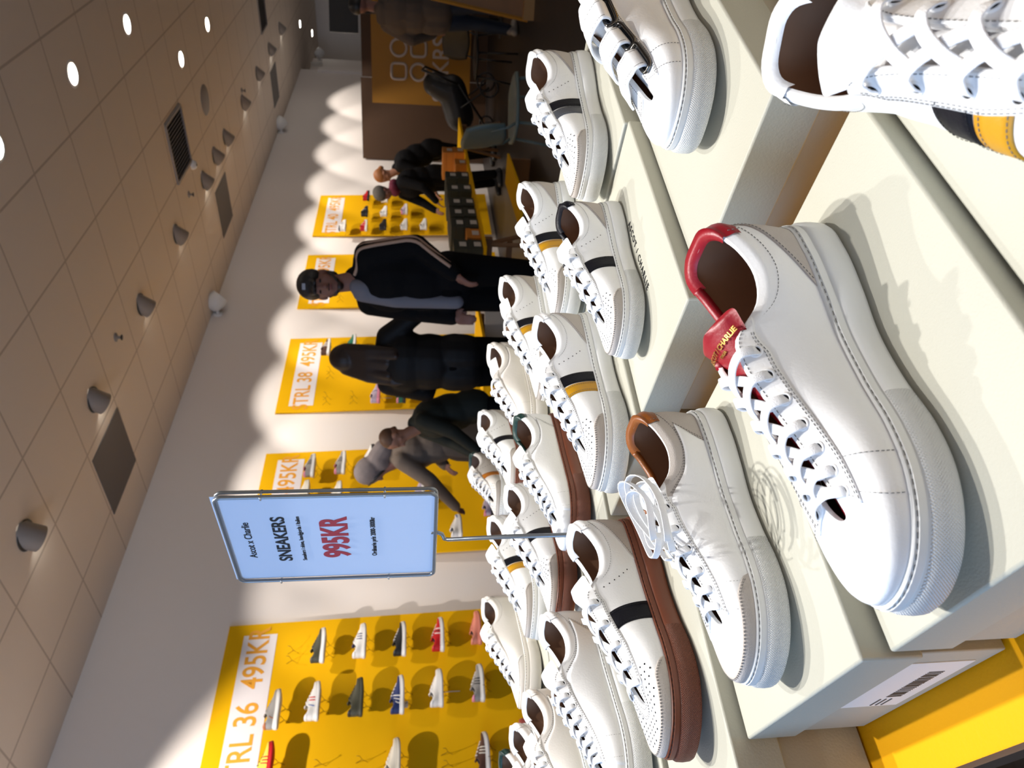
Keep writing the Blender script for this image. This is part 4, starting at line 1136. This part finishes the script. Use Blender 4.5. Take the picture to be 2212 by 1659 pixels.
def head_items(c, yaw=0, pitch=0, s=1.0):
    """c: head centre; faces +X turned by yaw/pitch (rad)"""
    from mathutils import Euler
    E_ = Euler((0, pitch, yaw)).to_matrix(); q = Euler((0, pitch, yaw))
    P = lambda x, y, z: Vector(c) + E_ @ Vector((x, y, z)) * s
    it = [('e', P(-.012, 0, .025), (.098 * s, .078 * s, .098 * s), q), ('e', P(.022, 0, -.03), (.068 * s, .062 * s, .085 * s), q), (P(.052, 0, -.085), .026 * s, P(.03, 0, -.08), .034 * s),
          (P(.088, 0, .012), .010 * s, P(.108, 0, -.022), .0125 * s), (P(.100, .011, -.026), .009 * s, P(.100, -.011, -.026), .009 * s), (P(.072, .030, .028), .014 * s, P(.080, -.0, .026), .012 * s), (P(.072, -.030, .028), .014 * s, P(.080, 0, .026), .012 * s),
          (P(.083, .016, -.050), .007 * s, P(.086, -.016, -.050), .007 * s), (P(.060, .038, -.018), .016 * s, P(.045, .048, -.03), .02 * s), (P(.060, -.038, -.018), .016 * s, P(.045, -.048, -.03), .02 * s),
          ('e', P(-.005, .078, -.008), (.018 * s, .010 * s, .030 * s), q), ('e', P(-.005, -.078, -.008), (.018 * s, .010 * s, .030 * s), q)]
    return it, P, q

def person(pos, face, label, h=1.78, head_yaw=0, head_pitch=0, lean=0.0, arms=((0, 0), (0, 0)), body_m=None, vox=.012, feet=True, armpts=None, group=None, stance=.10):
    """pos: xy, face: heading angle deg. Builds body; returns dict with joint points (local)"""
    t = empty('person', (pos[0], pos[1], 0), rad(face), label, 'person', group)
    k = h / 1.78
    ln_ = lambda z: math.tan(lean) * max(0, z - .95 * k)
    J = {}
    J['pel'] = V(0, 0, .95 * k); J['chest'] = V(ln_(1.28 * k), 0, 1.28 * k - .05 * lean); J['neck'] = V(ln_(1.48 * k) + .01, 0, 1.48 * k - .12 * lean); J['head'] = J['neck'] + V(.04 * k + math.sin(head_pitch) * .08, 0, (.19 - .02 * abs(head_pitch)) * k)
    it = []
    for s in (1, -1):
        hip = J['pel'] + V(0, s * .09 * k, -.03); kn = V(.03, s * stance * k, .50 * k); an = V(-.02, s * (stance + .02) * k, .09 * k)
        J['hip', s] = hip; J['kn', s] = kn; J['an', s] = an
        it += [(hip, .085 * k, kn, .055 * k), (kn, .052 * k, an, .036 * k), (an + V(-.03, 0, -.04), .032 * k, an + V(.13, 0, -.055), .028 * k)]
        shd = J['neck'] + V(-.01, s * .175 * k, -.075 * k)
        J['sh', s] = shd
        if armpts and armpts.get(s): el, wr = [Vector(p) for p in armpts[s]]
        else: el = shd + V(-.03, s * .05, -.29 * k); wr = el + V(.10, -s * .02, -.23 * k)
        J['el', s] = el; J['wr', s] = wr
        it += [(shd, .052 * k, el, .042 * k), (el, .040 * k, wr, .028 * k)]
        J['hd', s] = (wr - el).normalized()
        it += hand_items(wr, J['hd', s], k, s)
        it += [(J['neck'] + V(-.01, 0, -.03), .055 * k, shd, .055 * k)]
    it += [('e', J['pel'], (.12 * k, .165 * k, .13 * k)), ('e', (J['pel'] + J['chest']) / 2, (.115 * k, .15 * k, .2 * k)), ('e', J['chest'], (.13 * k, .18 * k, .19 * k)), (J['neck'] - V(.01, 0, .06), .06 * k, J['head'] - V(.01, 0, .07 * k), .052 * k)]
    hi, P, q = head_items(J['head'], head_yaw, head_pitch, k)
    it += hi
    b = blob('body', it, vox * .75, body_m or M_skin, t, 3)
    return t, J, P, q, k
def legs(t, J, k, m, r=1.0, name='trousers'):
    it = [('e', J['pel'], (.135 * k, .18 * k, .13 * k))]
    for s in (1, -1): it += [(J['hip', s], .105 * k * r, J['kn', s], .078 * k * r), (J['kn', s], .076 * k * r, J['an', s] + V(0, 0, .03), .062 * k * r)]
    return blob(name, it, .014, m, t)
def shoes(t, J, k, m):
    for s in (1, -1):
        a = J['an', s]
        blob('shoe', [(a + V(-.05, 0, -.045), .042, a + V(.07, 0, -.05), .042), (a + V(.07, 0, -.05), .042, a + V(.15, 0, -.056), .036), (a + V(-.02, 0, -.02), .045, a + V(-.02, 0, .02), .045)], .010, m, t)
def jacket(t, J, k, m, hem=.80, w=1.0, name='jacket', sleeves=True, open_=0, extra=()):
    it = [('e', J['chest'], (.16 * k * w, .205 * k * w, .20 * k)), ('e', (J['pel'] + J['chest']) / 2 + V(0, 0, 0), (.155 * k * w, .19 * k * w, .22 * k)),
          (V(J['pel'].x, 0.06, J['pel'].z - .0), .135 * k * w, V(J['pel'].x, .06, hem * k + .06), .13 * k * w), (V(J['pel'].x, -0.06, J['pel'].z), .135 * k * w, V(J['pel'].x, -.06, hem * k + .06), .13 * k * w),
          (J['neck'] + V(-.03, 0, -.05), .085 * k, J['neck'] + V(-.02, 0, .0), .07 * k)]
    for s in (1, -1):
        it += [(J['neck'] + V(-.01, s * .04, -.05), .075 * k, J['sh', s], .078 * k)]
        if sleeves: it += [(J['sh', s], .078 * k, J['el', s], .064 * k), (J['el', s], .062 * k, J['wr', s], .048 * k)]
    it += list(extra)
    return blob(name, it, .013, m, t)

def azpos(az, d): return (d * math.cos(rad(az)), d * math.sin(rad(az)))
def look(az, turn): return az + 180 + turn      # turn 0 = facing the camera
# man in a black cap
t, J, P, q, k = person(azpos(32.3, 4.28), look(32.3, -38), 'bearded man in a black cap and black track jacket with two beige sleeve stripes', 1.77, head_yaw=rad(32), head_pitch=rad(6), lean=-.02,
                       armpts={1: ((.0, .25, 1.13), (.14, .17, .93)), -1: ((-.02, -.25, 1.12), (.12, -.17, .92))})
legs(t, J, k, M_tr); shoes(t, J, k, M_black)
jk = jacket(t, J, k, M_jb, .86, 1.0)
tee = blob('tshirt', [(V(.075, -.035, 1.44), .050, V(.125, -.04, 1.25), .045), (V(.125, -.04, 1.25), .045, V(.118, -.05, .90), .045), (V(.075, -.0, 1.42), .055, V(.06, 0, 1.46), .05)], .012, M_tee, t)
mb = MB()
for off in (-.017, .017):
    sh_, el_, wr_ = J['sh', 1], J['el', 1], J['wr', 1]
    pts = [J['neck'] + V(.035 + off, .075, .0), J['neck'] + V(.02 + off, .13, -.02), sh_ + V(.015 + off, .045, .058), sh_ + V(.012 + off, .074, .0), sh_.lerp(el_, .5) + V(.014 + off, .072, 0), el_ + V(.012 + off, .062, .01), el_.lerp(wr_, .4) + V(.012 + off, .057, .012), wr_ + V(-.01 + off, .048, .016)]
    for _ in range(2):
        nw = [pts[0]]
        for a_, b_ in zip(pts[:-1], pts[1:]): nw += [a_ * .75 + b_ * .25, a_ * .25 + b_ * .75]
        nw.append(pts[-1]); pts = nw
    mb.tube(pts, .0095, 8)
mb.build('sleeve_stripes', M_strip, jk)
cp = blob('cap', [('e', P(-.012, 0, .055), (.108, .090, .085), q), (P(.06, .035, .055), .018, P(.145, .03, .035), .010), (P(.06, -.035, .055), .018, P(.145, -.03, .035), .010), (P(.06, 0, .06), .018, P(.155, 0, .038), .010)], .008, M_black, t, 2)
mb = MB(); mb.box(P(.092, .0, .095), (.004, .035, .018), M=q.to_matrix()); mb.build('cap_emblem', mat('grey_embroidery', (.35, .35, .38), .7), cp, smooth=False)
blob('beard', [(P(.055, 0, -.098), .026, P(.04, 0, -.09), .03), (P(.05, .03, -.08), .018, P(.02, .06, -.045), .013), (P(.05, -.03, -.08), .018, P(.02, -.06, -.045), .013), (P(.093, .02, -.040), .005, P(.096, -.02, -.040), .005)], .006, M_hair, t)
blob('hair', [(P(-.06, .055, -.01), .026, P(-.05, .05, -.07), .024), (P(-.06, -.055, -.01), .026, P(-.05, -.05, -.07), .024), (P(-.09, 0, 0), .03, P(-.08, 0, -.07), .03)], .008, M_hair, t)
for s in (1, -1):
    mb = MB(); ell_mesh(mb, P(.078, .031 * s, .006), (.008, .012, .0055), q); mb.build('eye', mat('eye_dark', (.02, .012, .01), .3), t)
mb = MB(); ell_mesh(mb, P(.0925, 0, -.051), (.006, .019, .0045), q); mb.build('lips', M_lip, t)

# long-haired woman seen from behind
t, J, P, q, k = person(azpos(38.6, 4.75), look(38.6, 160), 'woman with long dark hair in a black leather jacket seen from behind', 1.67, head_pitch=rad(14), lean=.06,
                       armpts={-1: ((.02, -.34, 1.10), (.16, -.30, .92)), 1: ((.08, .25, 1.06), (.26, .14, .98))})
legs(t, J, k, M_tr, .95); shoes(t, J, k, M_black)
jacket(t, J, k, M_jl, .80, 1.08)
hr = [('e', P(-.02, 0, .03), (.105, .09, .105), q)]
for j in range(9):
    a = (j - 4) / 4
    hr += [(P(-.05, a * .075, .02), .038, P(-.10, a * .10, -.16), .036), (P(-.10, a * .10, -.16), .036, P(-.12 - .02 * math.sin(j * 2.3), a * .115, -.33 - .03 * math.sin(j * 1.7)), .026), (P(-.12, a * .115, -.33), .024, P(-.115 + .02 * math.cos(j), a * .12 + .015 * math.sin(j * 3), -.42), .014)]
blob('hair', hr, .010, M_hair, t, 2)

# youth with a bowed head
t, J, P, q, k = person(azpos(42.1, 5.2), look(42.1, -75), 'short-haired boy in a dark jacket looking down towards the boards', 1.41, head_pitch=rad(38), lean=.30, vox=.011,
                       armpts={1: ((.22, .16, .88), (.34, .08, .70)), -1: ((.22, -.16, .88), (.34, -.08, .70))}, body_m=M_skin2)
legs(t, J, k, M_tr, .9); shoes(t, J, k, M_black); jacket(t, J, k, M_dkgreen, .82, 1.12)
blob('hair', [('e', P(-.026, 0, .042), (.078, .066, .070), q), (P(-.07, 0, 0), .026, P(-.066, 0, -.045), .02)], .007, M_hairb, t)

# woman in a headscarf reaching for a shoe
_pz = azpos(44.6, 5.7); _yaw = look(44.6, -95)
def tolocal(p, pos, face):
    return Matrix.Rotation(-rad(face), 4, 'Z') @ Vector((p[0] - pos[0], p[1] - pos[1], p[2]))
_hp = tolocal((3.80, 4.60, .76), _pz, _yaw)
t, J, P, q, k = person(_pz, _yaw, 'woman in a grey headscarf and taupe coat reaching down for a white shoe', 1.61, head_pitch=rad(38), lean=.30,
                       armpts={1: (tuple(Vector((.30, .20, 1.02))), tuple(_hp - Vector((.06, 0, -.05)))), -1: ((.12, -.22, 1.0), (.22, -.10, .90))})
blob('skirt', [(J['pel'] + V(0, .05, 0), .15, V(-.05, .08, .12), .19), (J['pel'] + V(0, -.05, 0), .15, V(-.05, -.08, .12), .19), (V(.05, 0, .8), .13, V(.05, 0, .12), .18)], .016, M_coat2, t)
shoes(t, J, k, M_black)
jacket(t, J, k, M_coat, .62, 1.06, name='coat')
sc_ = blob('headscarf', [('e', P(-.022, 0, .02), (.108, .092, .118), q), ('e', P(-.02, 0, -.10), (.085, .085, .085), q), (P(-.05, 0, -.10), .085, P(-.08, 0, -.19), .085)], .010, M_scarf, t, 2)
mb = MB(); mb.tube([P(.075, .0, .095), P(.07, .055, .06), P(.06, .075, 0), P(.055, .065, -.06), P(.05, .03, -.10)], .010, 8); mb.build('scarf_band', M_black, sc_)
blob('shoulder_bag', [(V(-.12, -.16, 1.05), .07, V(-.14, -.16, .92), .08), (V(-.02, -.16, 1.30), .014, V(-.10, -.17, 1.08), .014)], .012, M_black, t)
wall_shoe(None, 3.69, -.385, 'white', 'white', 'white and blue shoe being picked up by the woman in the headscarf', y=4.62, toe='blue', heading=12)

# two people bending over the boxes
t, J, P, q, k = person(azpos(24.5, 9.8), look(24.4, -60), 'person in a grey beanie, burgundy scarf and black coat bent over shoe boxes', 1.66, head_pitch=rad(30), lean=.30, vox=.016,
                       armpts={1: ((.26, .22, 1.02), (.40, .14, .86)), -1: ((.24, -.22, 1.02), (.40, -.12, .86))})
legs(t, J, k, M_tr); shoes(t, J, k, M_black); jacket(t, J, k, M_jb, .72, 1.15, name='coat')
blob('beanie', [('e', P(-.02, 0, .05), (.105, .092, .095), q)], .012, M_bean, t)
blob('scarf', [(J['neck'] + V(.02, -.06, .05), .06, J['neck'] + V(.02, .06, .05), .06), (J['neck'] + V(-.05, 0, .04), .07, J['neck'] + V(.05, 0, .03), .07)], .014, M_burg, t)
t, J, P, q, k = person(azpos(22.5, 10.6), look(22.3, -70), 'ginger-haired person in dark clothes bent over the shoe boxes', 1.72, head_pitch=rad(40), lean=.50, vox=.016, body_m=M_skin2,
                       armpts={1: ((.42, .20, .98), (.58, .10, .86)), -1: ((.40, -.20, .98), (.58, -.12, .84))})
legs(t, J, k, M_tr); shoes(t, J, k, M_black); jacket(t, J, k, M_jb, .80, 1.05, name='sweater')
blob('hair', [('e', P(-.028, 0, .045), (.10, .085, .09), q), (P(-.08, 0, 0), .045, P(-.10, 0, -.03), .04)], .011, M_ging, t)

# person in a beige hoodie at the frame edge
t, J, P, q, k = person((8.50, 2.02), look(13.5, 150), 'person in a beige hoodie, dark jeans and black cap walking at the frame edge', 1.80, lean=.05, vox=.014, stance=.09,
                       armpts={1: ((-.06, .28, 1.16), (.10, .30, .93)), -1: ((-.02, -.26, 1.14), (.16, -.26, .95))})
legs(t, J, k, M_denim, 1.0, 'jeans'); shoes(t, J, k, mat('pale_shoe', (.30, .26, .22), .6)); jacket(t, J, k, M_hood, .80, 1.18, name='hoodie', extra=[(J['neck'] + V(-.09, -.07, -.02), .06, J['neck'] + V(-.09, .07, -.02), .06)])
blob('cap', [('e', P(-.012, 0, .05), (.108, .092, .09), q), (P(.06, 0, .055), .02, P(.14, 0, .035), .012)], .010, M_black, t)
# ---------------------------------------------------------------- far end of the shop
M_ybn = mat('ochre_banner', (0.30, 0.135, 0.004), 0.6)
M_logo = mat('pale_grey_print', (0.42, 0.36, 0.33), 0.6)
def face_frame(az, d, turn=0):    # object local: x to the viewer's right, y away, z up
    p = azpos(az, d); return p, rad(az - 90 + turn)
p, a = face_frame(15.0, 12.3, 0)
t = empty('board_partition', (p[0], p[1], 0), a, 'tall brown fibreboard partition behind the ochre banner', 'partition')
for i in range(4):
    mb = MB(); mb.box((-1.45 + i * 1.22 + .61 - .35, .01 * (i % 2), .97 - .01 * i), (1.205, .02, 1.94 - .02 * i)); mb.build('fibreboard_sheet', M_brownboard, t, smooth=False)
for i in range(3):
    mb = MB(); mb.box((-1.78 + i * 1.6, .06, .95), (.05, .07, 1.9)); mb.build('batten', M_wood, t, smooth=False)
p, a = face_frame(15.9, 11.9, 0)
t = empty('banner_panel', (p[0], p[1], .30), a, 'ochre yellow banner panel with a four-shape logo and pale lettering', 'banner')
mb = MB(); mb.box((0.05, 0, .72), (1.55, .03, 1.46)); mb.build('panel', M_ybn, t, smooth=False)
lg = MB()
def ringpts(cx, cz, r, sq):
    pts = []
    for k_ in range(32):
        a_ = 2 * math.pi * k_ / 32; c, s_ = math.cos(a_), math.sin(a_)
        if sq: c = math.copysign(abs(c) ** .45, c) * .95; s_ = math.copysign(abs(s_) ** .45, s_) * .95
        pts.append((cx + c * r, -.018, cz + s_ * r))
    return pts
for cx, cz, sq in ((-.27, 1.05, True), (-.27, .76, False), (.05, 1.05, False), (.05, .76, True)):
    lg.tube(ringpts(cx, cz, .115, sq), .019, 6, closed=True, flat=(1, 1))
lg.build('logo', M_logo, t)
text_obj('SNKRS', .34, M_logo, t, (-.22, -.017, .42), (rad(90), 0, 0), bold=.004, xs=.9)

# black screen on a stand at the frame edge
p, a = face_frame(13.2, 10.6, 12)
t = empty('display_screen', (p[0], p[1], 0), a, 'black screen on a stand at the edge of the frame', 'screen')
mb = MB(); mb.box((-.05, 0, 2.02), (.55, .05, .36)); mb.build('screen_housing', M_black, t, smooth=False)
mb = MB(); mb.tube([(-.05, .04, 0), (-.05, .04, 1.9)], .025, 10); mb.build('stand_pole', M_dkmetal, t)
mb = MB(); mb.lathe([(.22, 0), (.22, .015), (.03, .03)], 24, M=Matrix.Translation((-.05, .04, 0))); mb.build('stand_base', M_dkmetal, t, fixn=True)
p, a = face_frame(15.3, 10.2, 0)

# yellow edged trestle tables with boxes
def ytable(p0, p1, w, z, label, m_top=M_yellow):
    p0 = Vector((*p0, 0)); p1 = Vector((*p1, 0)); d = p1 - p0; c = (p0 + p1) / 2; L_ = d.length
    t = empty('trestle_table', (c.x, c.y, 0), math.atan2(d.y, d.x), label, 'table')
    mb = MB(); mb.box((0, 0, z - .012), (L_, w, .024)); mb.build('table_top', m_top, t, smooth=False)
    for s in (-1, 1):
        mb = MB(); x = s * (L_ / 2 - .25)
        mb.box((x, 0, z - .06), (.06, w - .05, .07))
        for yy in (-1, 1):
            for xx in (-1, 1):
                a0 = Vector((x + xx * .02, yy * (w / 2 - .08), z - .09)); a1 = Vector((x + xx * .16, yy * (w / 2 - .02), 0)); mb.tube([a0, a1], .022, 4)
        mb.box((x, 0, .30), (.03, w - .1, .05))
        mb.build('trestle', M_wood, t, smooth=False)
    return t
ytable((5.40, 3.27), (9.58, 3.72), .40, .55, 'long low yellow-topped table covered in dark green and orange shoe boxes')
ytable((4.75, 3.95), (5.75, 4.12), .5, .55, 'low yellow-edged table between the man in the cap and the long-haired woman')
mb = MB(); mb.box((0, 0, 0), (.55, .02, .38)); o = mb.build('table_front_panel', mat('pale_panel', (.42, .40, .38), .6), smooth=False)
o.location = (5.36, 3.73, .32); o.rotation_euler = (0, 0, rad(-42)); tag(o, 'pale grey panel below the low yellow-edged table behind the people', 'panel')
M_gbox = mat('dark_green_card', (0.035, 0.04, 0.028), 0.7); M_obox = mat('orange_card', (0.55, 0.20, 0.02), 0.6); M_paper = mat('white_label_paper', (.60, .58, .55), .6)
def sbox(x, y, z, ang, m, label, s=(.33, .21, .125)):
    t = empty('shoe_box', (x, y, z), ang, label, 'shoe box', 'dark green and orange shoe boxes on the trestle table')
    o = boxobj('box_body', (0, 0, s[2] * .42), (s[0] - .006, s[1] - .006, s[2] * .84 - .002), m, t, .002)
    boxobj('lid', (0, 0, s[2] * .84), (s[0], s[1], s[2] * .32), m, t, .003)
    boxobj('end_label', (s[0] / 2 * -1 - .001, .0, s[2] * .35), (.002, .09, .06), M_paper, t, 0)
    return t
_r = random.Random(8)
seq = [(M_gbox, 'dark green shoe box'), (M_obox, 'orange shoe box'), (M_gbox, 'dark green shoe box'), (M_gbox, 'dark green shoe box'), (M_gbox, 'dark green shoe box'), (M_gbox, 'dark green shoe box'), (M_obox, 'orange shoe box'), (M_obox, 'pale orange shoe box')]
ordn = ['nearest the camera', 'second along', 'third along', 'fourth along', 'fifth along', 'sixth along', 'seventh along', 'furthest along']
XS = [5.55, 5.80, 6.05, 6.32, 6.60, 7.0, 7.4, 7.85, 8.3]
seq = [(M_gbox, 'dark green shoe box'), (M_obox, 'orange shoe box'), (M_gbox, 'dark green shoe box'), (M_gbox, 'dark green shoe box'), (M_gbox, 'dark green shoe box'), (M_gbox, 'dark green shoe box'), (M_gbox, 'dark green shoe box'), (M_obox, 'orange shoe box'), (M_obox, 'pale orange shoe box')]
ordn = ['nearest the camera', 'second along', 'third along', 'fourth along', 'fifth along', 'sixth along', 'seventh along', 'eighth along', 'furthest along']
for i, (m_, nm) in enumerate(seq):
    x = XS[i]; y = 3.28 + (x - 5.4) * .108
    for lv in range(2 if i not in (1, 7) else 1):
        sbox(x + .01 * lv, y + .008 * lv, .5505 + lv * .1258, rad(96), m_, '%s on the low table, %s, %s' % (nm, ordn[i], 'upper of its stack' if lv else 'on the table top'), (.33, .215, .125))
t = empty('lower_shelf', (7.2, 3.05, 0), rad(6), 'yellow shelf board lying low under the long table', 'shelf')
mb = MB(); mb.box((-.9, 0, .21), (1.2, .30, .02)); mb.build('shelf_board', M_yellow, t, smooth=False)
for sx in (-1.4, -.4):
    mb = MB(); mb.box((sx, 0, .10), (.04, .26, .20)); mb.build('support', M_wood, t, smooth=False)

# green-grey chairs
M_ch = mat('sage_plastic', (0.10, 0.13, 0.115), 0.5)
def chair(pos, ang, m, label, s=1.0):
    t = empty('chair', (pos[0], pos[1], 0), rad(ang), label, 'chair')
    # seat: rounded pad
    def pad(nx, ny, f):
        mb = MB(); top = []; 
        for i in range(nx + 1):
            row = []
            for j in range(ny + 1): row.append(f(i / nx * 2 - 1, j / ny * 2 - 1))
            top.append(row)
        mb.grid(top); return mb
    def sq(u, v): # square to disc-ish
        r = max(abs(u), abs(v)); l = math.hypot(u, v) or 1; k_ = r / l * .55 + .45; return u * k_ * 1.05, v * k_ * 1.05
    mb = pad(12, 12, lambda u, v: (sq(u, v)[0] * .21, sq(u, v)[1] * .21, .455 - .02 * (1 - u * u) * (1 - v * v)))
    o = mb.build('seat', m, t); md = o.modifiers.new('s', 'SOLIDIFY'); md.thickness = .022
    mb = pad(12, 12, lambda u, v: (-.20 - .05 * (v + 1) / 2 - .03 * u * u * -1, sq(u, v)[0] * .20, .66 + sq(u, v)[1] * .15))
    o = mb.build('backrest', m, t); md = o.modifiers.new('s', 'SOLIDIFY'); md.thickness = .018
    for sx, sy in ((1, 1), (1, -1), (-1, 1), (-1, -1)):
        mb = MB(); mb.tube([(sx * .15, sy * .15, .44), (sx * .20, sy * .20, 0.0)], .012, 8); mb.build('leg', m, t)
    for sy in (1, -1):
        mb = MB(); mb.tube([(-.15, sy * .15, .44), (-.19, sy * .15, .5), (-.215, sy * .14, .62)], .010, 8); mb.build('back_support', m, t)
    return t
chair((5.12, 1.80), -48, M_ch, 'sage green chair with rounded back standing in front of the low table')
chair((8.6, 2.45), 160, M_black, 'black chair on the floor near the ochre banner')
t = empty('stroller', (10.15, 3.55, 0), rad(100), 'black pushchair with a curved handle beside the people at the boxes', 'pushchair')
mb = MB(); mb.tube([(-.30, -.22, .55), (-.44, -.22, .98), (-.42, 0, 1.02), (-.44, .22, .98), (-.30, .22, .55)], .016, 8); mb.build('handle', M_black, t)
blob('seat_shell', [(V(-.2, 0, .62), .20, V(.15, 0, .50), .20), (V(-.25, 0, .85), .16, V(-.15, 0, .6), .2)], .02, M_black, t)
for sy in (1, -1):
    mb = MB(); mb.tube([(-.30, sy * .22, .55), (.22, sy * .20, .16)], .012, 8); mb.tube([(-.28, sy * .24, .13), (.0, sy * .22, .5)], .012, 8); mb.build('frame_tube', M_dkmetal, t)
for sx, sy in ((-.28, .26), (-.28, -.26), (.26, .24), (.26, -.24)):
    mb = MB(); r_ = .12 if sx < 0 else .09
    mb.tube([(sx + r_ * math.cos(2 * math.pi * j / 20), sy, r_ + .012 + r_ * math.sin(2 * math.pi * j / 20)) for j in range(20)], .014, 8, closed=True); mb.build('wheel', M_black, t)

# wooden crate-like counter at the right edge
p = (6.72, 1.42)
t = empty('plywood_counter', (7.552, 1.799, 0.0), rad(13.40 - 90), 'plywood counter side cut by the frame, in front of the hoodie wearer', 'counter')
mb = MB(); mb.add([(0, 0, .05), (1.3, 0, .05), (1.3, 0, 1.9), (.27, 0, 1.9), (0, .03, .05), (1.3, .03, .05), (1.3, .03, 1.9), (.27, .03, 1.9)], [(0, 1, 2, 3), (7, 6, 5, 4), (0, 4, 5, 1), (3, 2, 6, 7), (0, 3, 7, 4), (1, 5, 6, 2)])
mb.build('side_panel', M_wood, t, smooth=False)
mb = MB(); mb.tube([(.0, -.004, .05), (.27, -.004, 1.9)], .018, 4); mb.build('yellow_edge', M_ybn, t, smooth=False)
mb = MB(); mb.box((.60, -.04, .05), (1.2, .09, .10)); mb.build('bottom_rail', mat('pale_pine', (.30, .17, .06), .6), t, smooth=False)
# gold lettering on the tongue of the red-heeled sneaker
for txt, x_, z_, sz in (('ASCOT / CHARLIE', .1095, .1000, .0056), ('ITALIA', .1140, .0974, .0030)):
    o = text_obj(txt, sz, M_gold, foil_rd, (x_ + .0022, 0, z_ + .0034), (0, 0, 0), name='foil_lettering', extrude=.0003, bold=.0001)
    for v in o.data.vertices: v.co.z -= (v.co.x / .0265) ** 2 * .0075
    o.rotation_euler = Matrix(((0, -.87, .49), (1, 0, 0), (0, .49, .87))).to_euler()
